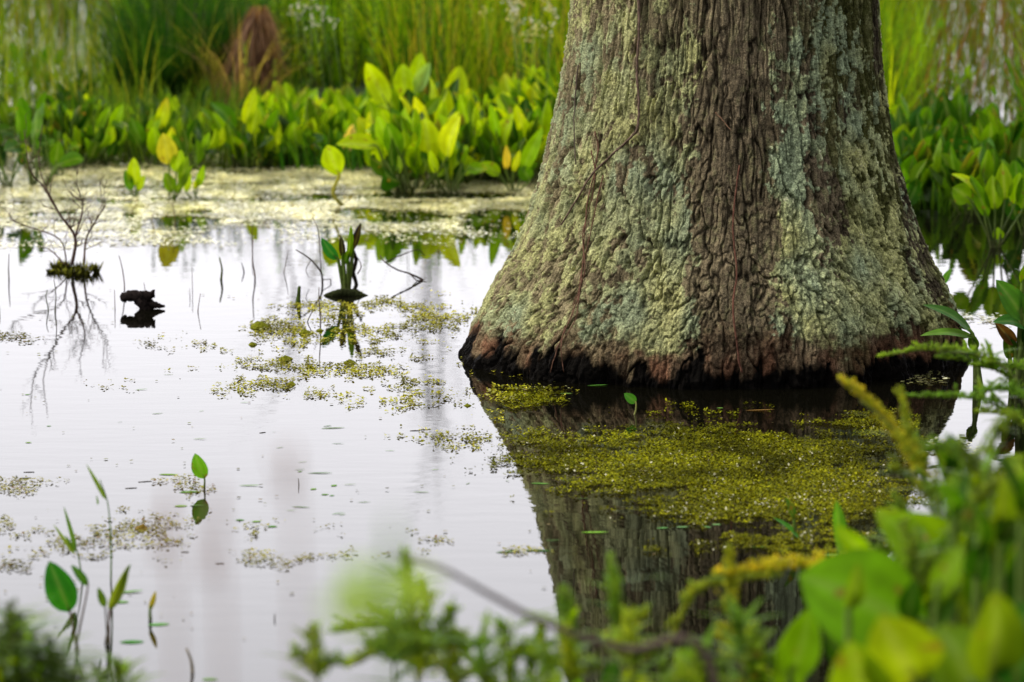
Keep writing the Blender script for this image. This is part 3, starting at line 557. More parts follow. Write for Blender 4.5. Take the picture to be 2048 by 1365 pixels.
# near right-hand bank: broad blurred leaves
def nearplant(label, X, Y, leaves, grp=None):
    base = D(X, 1365, Y); b0 = Vector((base.x, Y, .03 if Y > 5 else .1)); root = empty('pickerelweed', b0, label, 'water plant', grp)
    for lf in leaves:
        (x0, y0), (x1, y1), wpx, c = lf[:4]; kw = dict(lf[4]) if len(lf) > 4 else {}
        dy = kw.pop('dy', 0); nr = kw.pop('n', (R.uniform(-.4, .4), -1, .5)); Yl = Y + dy
        leafpart(root, b0, b0 + Vector((R.uniform(-.02, .02), R.uniform(-.02, .02), -.06)), D(x0, y0, Yl), D(x1, y1, Yl + R.uniform(-.04, .04)), wpx * Yl / FPX, nr, c, .0045, kw.pop('arch', .08), kw.pop('cup', .12), kw.pop('tipc', None), **kw)
NB = (.125, .28, .003); ND = (.035, .10, .003)
nearplant('foreground plant with a very large round bright green leaf at lower right', 1700, 4.7, [((1860, 1270), (1598, 1150), 215, NB, dict(cup=.04, broad=.52, wave=.01)), ((1580, 1365), (1620, 1215), 80, NB), ((1700, 1330), (1650, 1270), 60, ND)])
nearplant('foreground plant with a broad leaf tilted to the left at the right side', 1900, 5.0, [((1930, 1180), (1765, 1030), 150, (.17, .3, .004), dict(cup=.1)), ((1850, 1100), (1750, 1020), 70, (.12, .24, .004)), ((1740, 1120), (1668, 1050), 44, NB)])
nearplant('foreground plant with tall pointed leaves at the right edge', 2000, 4.8, [((1950, 1230), (2040, 1000), 120, (.10, .22, .004)), ((1985, 1130), (2020, 1005), 70, (.15, .27, .004)), ((2030, 1280), (2075, 1060), 120, ND), ((1900, 1300), (1955, 1130), 110, (.12, .23, .004))])
nearplant('foreground plant with an olive leaf and a dark leaf behind it at the right', 1960, 5.6, [((1955, 1030), (1940, 925), 72, (.03, .11, .012)), ((1955, 1020), (1955, 945), 48, (.09, .16, .02), dict(dy=-.05)), ((1930, 1080), (1900, 985), 60, (.025, .09, .012))])
nearplant('foreground plant filling the lower right corner with wide leaves', 1900, 4.2, [((1830, 1365), (1760, 1230), 170, (.13, .24, .004)), ((1950, 1400), (1880, 1250), 170, (.10, .19, .004)), ((2030, 1380), (2060, 1200), 150, (.035, .12, .01)), ((1740, 1420), (1700, 1280), 130, (.14, .26, .004)), ((1980, 1360), (1990, 1180), 130, (.11, .2, .004))])
nearplant('foreground plant with a rounded leaf tip showing at the bottom edge', 1390, 4.9, [((1420, 1385), (1350, 1300), 80, NB), ((1300, 1400), (1260, 1340), 50, (.17, .28, .004))])
nearplant('foreground plant with an upright narrow leaf near the bottom edge', 1530, 4.9, [((1570, 1400), (1610, 1225), 74, NB), ((1520, 1400), (1500, 1290), 50, ND)])
nearplant('low foreground leaves along the bottom edge below the trunk reflection', 1180, 5.1, [((1120, 1385), (1080, 1330), 40, (.13, .22, .004)), ((1210, 1385), (1230, 1320), 36, ND), ((1160, 1385), (1150, 1335), 30, NB)])
nearplant('foreground seedling with folded green leaves in the weed mat', 1690, 6.4, [((1680, 1070), (1672, 1000), 26, (.05, .19, .015), dict(cup=.5)), ((1700, 1120), (1668, 1060), 30, (.10, .28, .02))])
pxplant('thin green shoot with a curled leaf rising from the weed mat', (1590, 1085), [((1588, 1040), (1570, 995), 14, (.05, .12, .015), dict(cup=.6)), ((1600, 1080), (1545, 1035), 14, (.09, .26, .03), dict(n=(0, -.5, 1)))], 'shoot', cat='shoot')
RN = random.Random(77)
for i in range(44):   # dense understory of the right bank
    x = RN.uniform(1690, 2080); Y = RN.uniform(4.3, 5.7); y0 = RN.uniform(960 if x > 1900 else 1130, 1420); R.seed(1000 + i)
    lv = []
    for k in range(4):
        dx, dy = RN.uniform(-60, 60), RN.uniform(50, 120); yy = y0 + RN.uniform(-20, 60)
        if x > 1850 or yy > 1200: lv.append(((x, yy), (x + dx, yy - dy), RN.uniform(24, 60), RN.choice([ND, ND, (.07, .165, .004), (.11, .22, .004), (.02, .06, .003)]), dict(cup=RN.uniform(.05, .5), wave=.08)))
    if lv: nearplant('leafy plant in the dense blurred growth on the lower right bank', x, Y, lv, 'dense leafy growth on the right bank')

# ------------------------------------------------------------------ goldenrod
def buds(mb, path, n, spread, size, c1, c2, up=True):
    m_ = len(path) - 1
    for i in range(n):
        t = R.random(); f = t * m_; k = min(int(f), m_ - 1); p = path[k].lerp(path[k + 1], f - k)
        s = spread * (1.1 - .75 * t) 
        q = p + Vector((R.gauss(0, s * .5), R.gauss(0, s * .5), abs(R.gauss(0, s * .6)) if up else R.gauss(0, s * .5))); z = size * R.uniform(.5, 1.3); c = tint(mixc(c1, c2, R.random()), R.uniform(.7, 1.3))
        d = (q - p).normalized() if (q - p).length > 1e-6 else Vector((0, 0, 1)); d = (d + Vector((0, 0, .5))).normalized(); a = d.orthogonal().normalized(); b_ = d.cross(a)
        mb.add([q - d * z, q + a * z * .5, q + b_ * z * .5, q - a * z * .5, q - b_ * z * .5, q + d * z], [(0, 2, 1), (0, 3, 2), (0, 4, 3), (0, 1, 4), (5, 1, 2), (5, 2, 3), (5, 3, 4), (5, 4, 1)], c)
GY1 = (.45, .46, .015); GY2 = (.24, .38, .015)
def goldenrod(label, X, Y, z0, stem, sprays, c1=GY1, c2=GY2, nl=14, grp=None):
    b0 = Vector((D(X, 900, Y).x, Y, z0)); root = empty('goldenrod', b0, label, 'wildflower', grp)
    sp = spline([b0] + [D(x, y, Y) for x, y in stem], 6); mb = MB(); tube(mb, sp, [lerp(.0035, .0014, i / (len(sp) - 1)) for i in range(len(sp))], (.12, .15, .03), 6); mb.build('stem', M_stem, root, b0)
    for k in range(nl):
        mb = MB(); i = int(len(sp) * R.uniform(.1, .85)); p = sp[i]; a = R.uniform(0, 6.28); d = Vector((math.cos(a), math.sin(a) * .6, R.uniform(.0, .7)))
        grassblade(mb, p, d, R.uniform(.04, .085), .013, .7, tint((.11, .21, .003), R.uniform(.6, 1.3)), 6, face=d.cross(Vector((0, 0, 1)))); mb.build('leaf', M_leaf, root, b0)
    for (pts, n, spr) in sprays:
        mb = MB(); pp = spline([D(x, y, Y + (R.uniform(-.03, .03))) for x, y in pts], 6)
        tube(mb, pp, .0013, (.15, .18, .03), 5); buds(mb, pp, n, spr, .0042, c1, c2)
        # side twigs
        for j in range(int(len(pp) * .9)):
            tt = R.uniform(.0, .85); q = pp[int(tt * len(pp))]; e = q + (pp[-1] - pp[0]).normalized() * R.uniform(.004, .02) + Vector((R.uniform(-.022, .022), R.uniform(-.02, .02), R.uniform(-.006, .03))) * (1.2 - tt); tw = [q, q.lerp(e, .5) + Vector((0, 0, .003)), e]; buds(mb, tw, 14, .004, .0038, c1, c2)
        mb.build('flower_spray', M_bud, root, b0, smooth=False)
goldenrod('yellow green goldenrod spray reaching left in front of the right foot of the trunk', 2080, 6.9, -.02, [(2070, 900), (2030, 760), (1960, 712), (1880, 705)], [([(1990, 725), (1930, 705), (1850, 700), (1757, 714)], 420, .012), ([(1985, 740), (1930, 722), (1870, 715)], 180, .01), ([(2050, 790), (2000, 745), (1940, 730)], 240, .012), ([(2060, 740), (2010, 735), (1960, 735)], 160, .012)], (.26, .40, .015), (.15, .30, .012))
goldenrod('second green goldenrod spray stretching level just below the upper one at right', 2075, 6.6, -.02, [(2070, 960), (2045, 850), (1990, 800), (1900, 795)], [([(2030, 830), (1960, 800), (1890, 795), (1805, 793)], 340, .011), ([(2060, 800), (2010, 780), (1960, 785)], 200, .012), ([(2060, 860), (2010, 830), (1950, 825)], 220, .012)], (.26, .40, .015), (.15, .30, .012))
goldenrod('tall yellow goldenrod plume pointing up and left in front of the weed mat', 1870, 5.7, .0, [(1880, 1150), (1868, 1040), (1840, 930), (1790, 860), (1720, 800)], [([(1850, 960), (1800, 880), (1745, 815), (1680, 760)], 520, .014), ([(1870, 1000), (1830, 920), (1790, 870)], 260, .018), ([(1850, 940), (1820, 870), (1800, 775)], 300, .011), ([(1880, 1010), (1900, 940), (1880, 905)], 260, .016), ([(1860, 1000), (1810, 950), (1780, 940)], 180, .012)], (.50, .48, .015), (.3, .4, .012), 24)
goldenrod('goldenrod with arching branches at right above the broad leaves', 1960, 5.3, .02, [(1960, 1150), (1950, 1020), (1960, 900), (2000, 830)], [([(1965, 960), (1900, 905), (1850, 905)], 260, .014), ([(1970, 930), (2000, 860), (2040, 830)], 240, .014), ([(1960, 1000), (2010, 940), (2040, 930)], 200, .014), ([(1960, 1040), (1900, 990), (1850, 980)], 200, .013)], (.24, .34, .012), (.13, .27, .012), 24)
goldenrod('goldenrod with a long drooping yellow branch over the trunk reflection', 1460, 5.2, .03, [(1465, 1300), (1462, 1180), (1458, 1120)], [([(1560, 1150), (1460, 1165), (1385, 1190), (1335, 1300)], 520, .010), ([(1720, 1150), (1620, 1135), (1520, 1140), (1430, 1150)], 560, .015), ([(1462, 1230), (1460, 1160), (1458, 1095)], 300, .012), ([(1470, 1290), (1450, 1260), (1440, 1310)], 80, .007)], (.58, .54, .015), (.3, .42, .012), 14)
goldenrod('slim goldenrod tip standing in front of the left part of the trunk reflection', 1240, 5.0, .04, [(1245, 1320), (1235, 1220), (1225, 1115)], [([(1240, 1290), (1232, 1200), (1222, 1112)], 380, .013), ([(1240, 1300), (1265, 1250), (1290, 1230)], 60, .008)], (.36, .46, .012), (.2, .36, .012), 12)
goldenrod('short goldenrod tip beside the left edge of the trunk reflection', 1140, 4.9, .04, [(1145, 1340), (1138, 1250), (1132, 1180)], [([(1145, 1330), (1135, 1240), (1128, 1178)], 320, .015)], (.36, .46, .012), (.2, .36, .012), 12)
goldenrod('yellow goldenrod plant at the bottom middle with a tall tip and side branches', 830, 4.8, .05, [(835, 1340), (825, 1230), (815, 1110)], [([(830, 1330), (820, 1220), (812, 1105)], 700, .016), ([(880, 1300), (780, 1258), (662, 1266)], 520, .014), ([(840, 1340), (900, 1275), (940, 1325)], 460, .016), ([(850, 1360), (790, 1300), (690, 1335)], 460, .018), ([(850, 1250), (850, 1200), (846, 1170)], 220, .012), ([(840, 1290), (890, 1250), (905, 1215)], 240, .012), ([(820, 1300), (770, 1240), (745, 1225)], 240, .012)], (.50, .56, .008), (.26, .46, .008), 34)
for i, (x, y) in enumerate([(960, 1290), (1010, 1260), (1060, 1310), (1085, 1270), (1330, 1330), (1400, 1310), (1480, 1250)]):
    goldenrod('short leafy goldenrod shoot along the bottom edge of the view', x, 4.6 + .1 * (i % 5), .05, [(x + 5, y + 60), (x, y)], [([(x + 3, y + 60), (x, y + 20), (x - 4, y - 8)], 110, .010), ([(x + 3, y + 80), (x + 20, y + 50), (x + 40, y + 45)], 60, .009)], (.3, .42, .012), (.14, .3, .012), 16, 'goldenrod shoots along the bottom edge')
for i, (x, y) in enumerate([(15, 1215), (50, 1265), (-10, 1260), (75, 1310), (120, 1320), (235, 1335), (30, 1320), (5, 1300), (60, 1330), (100, 1290), (150, 1345), (200, 1350), (-5, 1340), (35, 1240)]):
    goldenrod('blurred leafy shoot in the growth at the lower left corner', x, 4.7 + .1 * (i % 3), .05, [(x + 10, y + 90), (x, y)], [([(x + 8, y + 90), (x + 4, y + 40), (x, y - 8)], 120, .012)], (.12, .18, .004), (.05, .11, .003), 30, 'leafy shoots in the lower left corner')

for i in range(20):
    x = RN.uniform(1800, 2070); y = RN.uniform(880, 1200) + max(0, (1930 - x)) * .8; Yg = RN.uniform(4.7, 5.9)
    goldenrod('feathery green goldenrod among the growth on the right bank', x, Yg, .02, [(x + 8, y + 260), (x + 4, y + 120), (x, y)], [([(x + 3, y + 110), (x - 5, y + 50), (x - 20 + RN.uniform(-30, 30), y - 8)], 150, .012), ([(x + 3, y + 120), (x + 30, y + 80), (x + 70, y + 70)], 90, .011), ([(x + 3, y + 150), (x - 35, y + 105), (x - 75, y + 100)], 90, .011)], (.26, .36, .01), (.11, .22, .01), 26, 'feathery goldenrod on the right bank')
for i in range(8):
    x = 640 + i * 124 + RN.uniform(-20, 20); y = RN.uniform(1235, 1330); Yg = RN.uniform(4.5, 5.2)
    goldenrod('bright feathery goldenrod tip along the bottom of the view', x, Yg, .04, [(x + 6, y + 120), (x, y)], [([(x + 4, y + 80), (x, y + 30), (x - 3, y - 10)], 200, .013), ([(x + 4, y + 90), (x + 30, y + 60), (x + 60, y + 62)], 90, .010), ([(x, y + 80), (x - 25, y + 48), (x - 52, y + 50)], 90, .010)], (.42, .5, .01), (.2, .38, .01), 22, 'bright goldenrod tips along the bottom')
# ------------------------------------------------------------------ grasses
def grassclump(name, label, loc, n, h, rad_, pal, droop, wd, cat='grass tussock', grp=None, tipc=None, mat=None, lean=.35, seg=6):
    b0 = Vector(loc); mb = MB()
    for i in range(n):
        a = R.uniform(0, 6.28); q = rad_ * math.sqrt(R.random()); o = Vector((math.cos(a), math.sin(a), 0)); L = h * R.uniform(.55, 1.15)
        grassblade(mb, b0 + o * q + Vector((0, 0, -.02)), Vector((o.x * lean * R.random(), o.y * lean * R.random(), 1)), L, wd * R.uniform(.6, 1.3), droop * R.uniform(.3, 1.6), tint(R.choice(pal), R.uniform(.6, 1.3)), seg, tipc=tipc, face=Vector((math.cos(a + 1.5 + R.uniform(-.8, .8)), math.sin(a + 1.5), 0)))
    o = mb.build(name, mat or M_grass, None, b0, smooth=False); return tag(o, label, cat, grp)
DG = [(.012, .045, .006), (.02, .065, .008), (.03, .085, .008)]
for i, (x, y, h, L) in enumerate([(350, 205, .62, 'dark green grass tussock left of the brown dead tussock'), (415, 190, .66, 'tall dark green tussock directly behind the brown dead tussock'), (300, 220, .5, 'leftmost dark green grass tussock at the back')]):
    grassclump('grass_tussock', L, W(x, y, .02), 750, h, .13, DG, 1.0, .006)
grassclump('sedge_tussock', 'arching yellow green sedge spilling over beside the dark tussocks', W(405, 215, .02), 120, .6, .09, [(.1, .17, .015), (.16, .2, .03)], 1.5, .006, lean=.7)
def leafystalk(seed, h, c, lw=.008, ll=.05, n=70, tipfl=False):
    global R; Rs = R; R = random.Random(seed); root = empty('leafy_stalk', (0, 0, 0), 'x', 'marsh plant'); mb = MB(); lean = Vector((R.uniform(-.08, .08), R.uniform(-.08, .08), 1))
    pp = [lean * h * t + Vector((.01 * math.sin(t * 5 + seed), 0, 0)) for t in [k / 8 for k in range(9)]]
    tube(mb, pp, [lerp(.003, .001, k / 8) for k in range(9)], (.12, .13, .03), 5); mb.build('stem', M_stem, root)
    mb = MB()
    for i in range(n):
        t = R.uniform(.12, 1); a = i * 2.4; p = lean * h * t; grassblade(mb, p, Vector((math.cos(a), math.sin(a), R.uniform(.3, 1.0))), ll * R.uniform(.6, 1.2) * (1.2 - .6 * t), lw, .9, tint(c, R.uniform(.7, 1.35)), 3)
    mb.build('foliage', M_grass, root, smooth=False); R = Rs; return root
def stalks(protos, spots, label, grp, z=.02):
    used = set()
    for x, y, s in spots:
        k = R.randrange(len(protos)); o = protos[k] if k not in used else copy_tree(protos[k]); used.add(k)
        o.location = W(x, y, z); o.rotation_euler = (R.uniform(-.12, .12), R.uniform(-.12, .12), R.uniform(0, 6.28)); f = s * R.uniform(.8, 1.15); o.scale = (f, f, f); o['label'] = label; o['group'] = grp
SG = [leafystalk(300 + i, .62, c) for i, c in enumerate([(.10, .24, .006), (.14, .30, .008), (.06, .17, .006), (.18, .34, .008)])]
stalks(SG, [(R.uniform(560, 960), R.uniform(60, 215), 1) for i in range(110)], 'narrow leaved green stalk in the tall thicket behind the broad leaved stand', 'leafy stalks of the tall thicket')
SD_ = [leafystalk(320 + i, .6, c, n=90) for i, c in enumerate([(.014, .05, .006), (.02, .07, .008), (.03, .08, .008)])]
stalks(SD_, [(R.uniform(285, 470), R.uniform(120, 225), 1) for i in range(60)], 'dark narrow leaved stalk around the dark grass tussocks at the back', 'dark leafy stalks by the tussocks')
SY = [leafystalk(340 + i, .4, c, n=60) for i, c in enumerate([(.15, .25, .012), (.22, .28, .015)])]
stalks(SY, [(525, 215, 1.1), (560, 220, .9), (575, 190, 1.2), (590, 225, .8), (505, 240, .7), (610, 215, .8), (545, 240, .7)], 'bright yellow green leafy sprig in front of the brown dead tussock', 'yellow green sprigs by the dead tussock')
SYl = [leafystalk(360 + i, .36, c, n=26, lw=.01, ll=.06) for i, c in enumerate([(.16, .22, .02), (.09, .2, .015)])]
stalks(SYl, [(505, 340, .35), (520, 338, .4), (495, 345, .3), (845, 392, .35), (740, 420, .2), (515, 352, .25)], 'small yellow green sprig at the front of the far water edge', 'small sprigs at the far edge', 0)
def grassfield(name, label, x0, x1, r0, r1, n, hmin, hmax, pal, wd=.006, droop=.5):
    mb = MB(); 
    for i in range(n):
        b0 = W(R.uniform(x0, x1), R.uniform(r0, r1), 0); a = R.uniform(0, 6.28)
        grassblade(mb, b0, Vector((math.cos(a) * .32 * R.random(), math.sin(a) * .32, 1)), R.uniform(hmin, hmax), wd * R.uniform(.5, 1.5), (droop + .5) * R.random(), tint(R.choice(pal), R.uniform(.6, 1.3)), 5, face=Vector((1, R.uniform(-.8, .8), 0)))
    return tag(mb.build(name, M_grass, smooth=False), label, 'grass', kind='stuff')
grassfield('marsh_grass', 'tall yellow green marsh grass behind the broad leaved stand beside the trunk', 780, 1400, 40, 255, 3400, .35, .72, [(.17, .28, .004), (.25, .31, .006), (.11, .23, .004), (.34, .27, .03), (.03, .08, .003), (.02, .06, .003)])
grassfield('marsh_grass', 'short green marsh grass under the plants on the left far edge', 130, 600, 190, 330, 2000, .08, .24, [(.05, .13, .01), (.08, .15, .012), (.03, .09, .01)])
grassfield('marsh_grass', 'low green growth between the broad leaved plants of the far stand', 560, 1120, 230, 345, 2200, .06, .18, [(.06, .17, .01), (.11, .22, .012), (.04, .11, .01)])
grassfield('marsh_grass', 'thin sparse grass in the water at the upper left', -40, 330, 40, 280, 700, .15, .5, [(.10, .2, .01), (.16, .2, .02), (.05, .12, .01)], .005)
grassfield('marsh_grass', 'sparse reddish and green stems in grey water at the upper right', 1730, 2080, 20, 300, 600, .15, .5, [(.06, .13, .01), (.09, .13, .02), (.12, .05, .02), (.04, .09, .01)], .005)
grassfield('marsh_grass', 'brighter green grass at the back close to the right side of the trunk', 1740, 1860, 60, 250, 260, .2, .5, [(.12, .26, .012), (.13, .22, .004)], .006)
grassfield('marsh_grass', 'low green growth under the dark stand right of the trunk', 1760, 2080, 300, 430, 900, .06, .18, [(.03, .1, .01), (.05, .14, .01)])
grassfield('marsh_grass', 'dense dark and mid green grass filling the back of the view left of the trunk', 250, 800, 20, 200, 2600, .3, .7, [(.04, .12, .004), (.09, .2, .005), (.16, .28, .006), (.02, .06, .004)], .009)
grassfield('marsh_grass', 'bright green bushy growth at the back between the dead tussock and the reeds', 540, 1010, 10, 200, 3400, .25, .68, [(.18, .32, .003), (.08, .18, .003), (.26, .36, .005), (.02, .06, .003), (.03, .08, .003)], .011, 1.1)
grassfield('marsh_grass', 'distant reeds added beyond the view to darken the far water reflection', -200, 2250, -190, -50, 2400, .5, 1.1, [(.10, .16, .01), (.16, .16, .03), (.05, .1, .01)], .014)  # unseen reed belt, added so its mirror image darkens the far water
grassfield('marsh_grass', 'olive reeds far back across the upper left', -60, 420, -60, 120, 450, .3, .7, [(.06, .11, .012), (.10, .13, .02), (.10, .08, .03), (.03, .07, .01)], .008)
grassfield('marsh_grass', 'olive and rust stems far back at the upper right', 1730, 2080, -60, 130, 330, .3, .6, [(.06, .12, .012), (.10, .13, .02), (.13, .06, .03)], .008)
# white blossoms in the far grass
def flower(seed):
    root = empty('white_flower', (0, 0, 0), 'x', 'flower'); mb = MB(); h = .5; tube(mb, [(0, 0, 0), (.01, 0, h * .5), (0, 0, h)], .0015, (.1, .16, .03), 5); mb.build('stem', M_stem, root); mb = MB()
    for i in range(12):
        p = Vector((R.gauss(0, .018), R.gauss(0, .018), h + R.gauss(0, .014))); a = Vector((R.uniform(-1, 1), R.uniform(-1, 1), R.uniform(-.3, 1))).normalized() * .009; b_ = a.orthogonal().normalized() * .006
        mb.add([p - a, p + b_, p + a, p - b_], [(0, 1, 2, 3)], (.42, .42, .34))
    mb.build('blossom', M_bud, root, smooth=False); return root
FL = [flower(1), flower(2)]
stalks(FL, [(R.uniform(975, 1100), R.uniform(215, 330), .9) for i in range(13)] + [(R.uniform(600, 700), R.uniform(200, 300), .9) for i in range(6)], 'small white flower head on a thin stem in the tall far grass', 'white flowers in the far grass')
grassfield('marsh_grass', 'mixed green growth on the far water directly behind the trunk', 1120, 1790, -40, 330, 5200, .15, .6, [(.1, .22, .004), (.05, .14, .004), (.2, .3, .006), (.03, .08, .003)], .009, .9)
grassfield('marsh_grass', 'green marsh growth continuing past the left side of the view', -900, -30, -20, 330, 3600, .12, .5, [(.08, .18, .004), (.05, .12, .004), (.14, .22, .006)], .009, .8)
grassfield('marsh_grass', 'green marsh growth continuing past the right side of the view', 2060, 2900, -20, 420, 3600, .15, .5, [(.08, .18, .004), (.04, .12, .004), (.14, .22, .006)], .01, .8)
# brown dead tussock
b0 = W(495, 225, .02); mb = MB(); hh = .40
mb2 = MB(); tube(mb2, [b0 + Vector((0, 0, -.03)), b0 + Vector((0, 0, hh * .5)), b0 + Vector((.02, 0, hh * .95))], [.10, .075, .02], (.06, .035, .02), 12, .15)
root = empty('dead_tussock', b0, 'brown mound of dead thatched grass standing among green plants at the back', 'dead grass'); mb2.build('core', M_wood, root, b0)
for i in range(900):
    a = R.uniform(0, 6.28); t = R.random(); rr = lerp(.135, .04, t ** 1.2); o = Vector((math.cos(a), math.sin(a), 0)); p = b0 + o * rr * .8 + Vector((.045 * t + .012 * math.sin(9 * t), 0, hh * t + .03)); L = R.uniform(.1, .24)
    grassblade(mb, p, Vector((o.x * .5, o.y * .5, -.5 - R.random())), min(L, p.z / .8), .006 * R.uniform(.6, 1.4), -.2, tint(R.choice([(.22, .14, .07), (.17, .105, .055), (.3, .2, .11), (.07, .04, .02)]), R.uniform(.6, 1.2)), 4, face=Vector((-o.y, o.x, 0)))
mb.build('thatch', M_grass, root, b0, smooth=False)
# long tan blades around it
grassclump('dry_grass', 'dry tan grass blades arching from the brown dead tussock', W(480, 225, .03), 70, .55, .08, [(.3, .22, .1), (.22, .2, .06)], 1.3, .005, 'dry grass', lean=.6)

# foreground grass stalks at lower left and very near blurred stems
def stalkgrass(label, base, pts, leaves, Y=None, c=(.08, .17, .02), wr=.0018, grp=None, name='grass_stalk'):
    b0 = W(*base) if Y is None else Vector((D(base[0], base[1], Y).x, Y, .1)); y = b0.y; root = empty(name, b0, label, 'grass', grp)
    mb = MB(); pp = spline([b0] + [D(a, b_, y) for a, b_ in pts], 6); tube(mb, pp, [lerp(wr, wr * .5, i / (len(pp) - 1)) for i in range(len(pp))], c, 6); mb.build('stem', M_stem, root, b0)
    for (x0, y0), (x1, y1), wp in leaves:
        mb = MB(); blade(mb, D(x0, y0, y), D(x1, y1, y), wp * y / FPX, (.2, -1, .2), tint(c, 1.1), .04, .4, 8, 5, broad=.3); mb.build('leaf', M_grass, root, b0)
stalkgrass('thin grass stalk with a bent reddish lower stem at lower left', (222, 1165), [(222, 1090), (216, 1010), (200, 960)], [((212, 1000), (172, 928), 9), ((196, 1010), (193, 990), 4)])
stalkgrass('grass stalk with two stiff blades just left of the reddish one', (165, 1165), [(158, 1120), (148, 1080)], [((152, 1100), (127, 1012), 9), ((148, 1108), (106, 1048), 8), ((150, 1105), (130, 1070), 7)])
for i, (x, y0, Y, c, wr) in enumerate([(545, 890, 1.9, (.30, .20, .15), .0014), (300, 1030, 2.1, (.30, .18, .12), .0014), (395, 1060, 2.0, (.30, .18, .13), .0014)]):
    stalkgrass(['tall pinkish grass stem very near the camera, tallest of three', 'tall pinkish grass stem very near the camera, leftmost of three', 'tall pinkish grass stem very near the camera, middle of three'][i], (x + 70, 1365), [(x + 50, 1250), (x + 25, y0 + 110), (x, y0)], [], Y, c, wr)
bq = Vector((D(760, 1365, 1.75).x, 1.75, .12)); root = empty('leafy_sprig', bq, 'very blurred pale green sprig close to the camera at the bottom middle', 'plant')
mb = MB(); pp = spline([bq, D(790, 1365, 1.75), D(770, 1260, 1.75), D(740, 1180, 1.75)], 5); tube(mb, pp, .0015, (.15, .3, .05), 6); mb.build('stem', M_stem, root, bq)
for (x0, y0, x1, y1) in [(770, 1230, 640, 1205), (760, 1200, 870, 1150), (745, 1180, 690, 1130)]:
    mb = MB(); blade(mb, D(x0, y0, 1.75), D(x1, y1, 1.75), .016, (0, -1, .3), (.2, .38, .05), .08, .1, 6, 5); mb.build('leaf', M_leaf, root, bq)
# blurred brown branch
b0 = Vector((D(1500, 1390, 4.3).x, 4.3, .12)); mb = MB()
tube(mb, spline([b0, D(1420, 1330, 4.3), D(1250, 1300, 4.25), D(1100, 1252, 4.2), D(980, 1190, 4.15), D(880, 1135, 4.1), D(785, 1108, 4.05)], 6), [lerp(.006, .0018, i / 36) for i in range(37)], (.12, .085, .07), 7, .1)
tag(mb.build('dead_branch', M_wood, None, b0), 'blurred brown dead branch crossing the bottom of the view', 'branch')

# ------------------------------------------------------------------ dead shrub, driftwood, sticks
def twig(mb, p, d, L, r_, lvl, c, y0):
    seg = 5; pts = [p]; 
    for i in range(seg):
        d = (d + Vector((R.gauss(0, .16), R.gauss(0, .12), R.gauss(.02, .12)))).normalized(); pts.append(pts[-1] + d * L / seg)
    tube(mb, pts, [lerp(r_, r_ * .35, i / seg) for i in range(seg + 1)], c, 5, .15)
    if lvl > 0:
        for k in range(3 + lvl):
            q = pts[R.randrange(1, seg + 1)]; dd = (d + Vector((R.uniform(-1, 1), R.uniform(-.6, .6), R.uniform(-.4, .6)))).normalized(); twig(mb, q, dd, L * R.uniform(.3, .6), r_ * .5, lvl - 1, c, y0)
b0 = W(150, 545); root = empty('dead_shrub', b0, 'leafless dead shrub rising from a mossy clump in the water at left', 'shrub'); y = b0.y
TW = (.10, .06, .045)
for pts, r_, lv in [([(144, 530), (150, 475), (120, 430), (85, 370)], .0042, 2), ([(150, 475), (165, 420), (158, 380)], .0025, 2), ([(168, 530), (172, 480), (190, 445), (212, 408)], .0028, 2), ([(135, 535), (120, 480), (60, 455), (20, 440)], .002, 2), ([(130, 530), (100, 500), (75, 495)], .0018, 1), ([(85, 370), (60, 340), (48, 260)], .0016, 1), ([(120, 430), (80, 340), (84, 250)], .0016, 0)]:
    mb = MB(); pp = spline([D(a, b_, y + R.uniform(-.03, .03)) for a, b_ in pts], 5); r_ *= 1.3; tube(mb, pp, [lerp(r_, r_ * .45, i / (len(pp) - 1)) for i in range(len(pp))], TW, 6, .12)
    for k in range(lv * 6):
        q = pp[R.randrange(3, len(pp))]; twig(mb, q, Vector((R.uniform(-.8, .8), R.uniform(-.4, .4), R.uniform(.2, 1))), R.uniform(.03, .08), r_ * .35, 1, TW, y)
    mb.build('branch', M_wood, root, b0)
mb = MB()
for cx_, cy_, s in [(112, 540, 9), (122, 546, 15), (138, 541, 12), (143, 552, 15), (160, 545, 9), (172, 549, 8), (186, 537, 10), (193, 545, 5), (128, 535, 8), (100, 546, 5)]:
    q = W(cx_, cy_); rr = s * q.y / FPX
    HH = R.uniform(.5, 1.3)
    for i in range(110):
        a = R.uniform(0, 6.28); t = R.random() ** .5; p = q + Vector((math.cos(a) * t * rr, math.sin(a) * t * rr, -.004)); grassblade(mb, p, Vector((math.cos(a) * .5, math.sin(a) * .5, 1)), R.uniform(.008, .045) * (1.25 - .6 * t) * HH, .005, .6, tint(R.choice([(.05, .06, .01), (.03, .028, .01), (.26, .26, .02), (.14, .15, .02)]), R.uniform(.6, 1.3)), 2)
mb.build('moss', M_moss, root, b0, smooth=False)
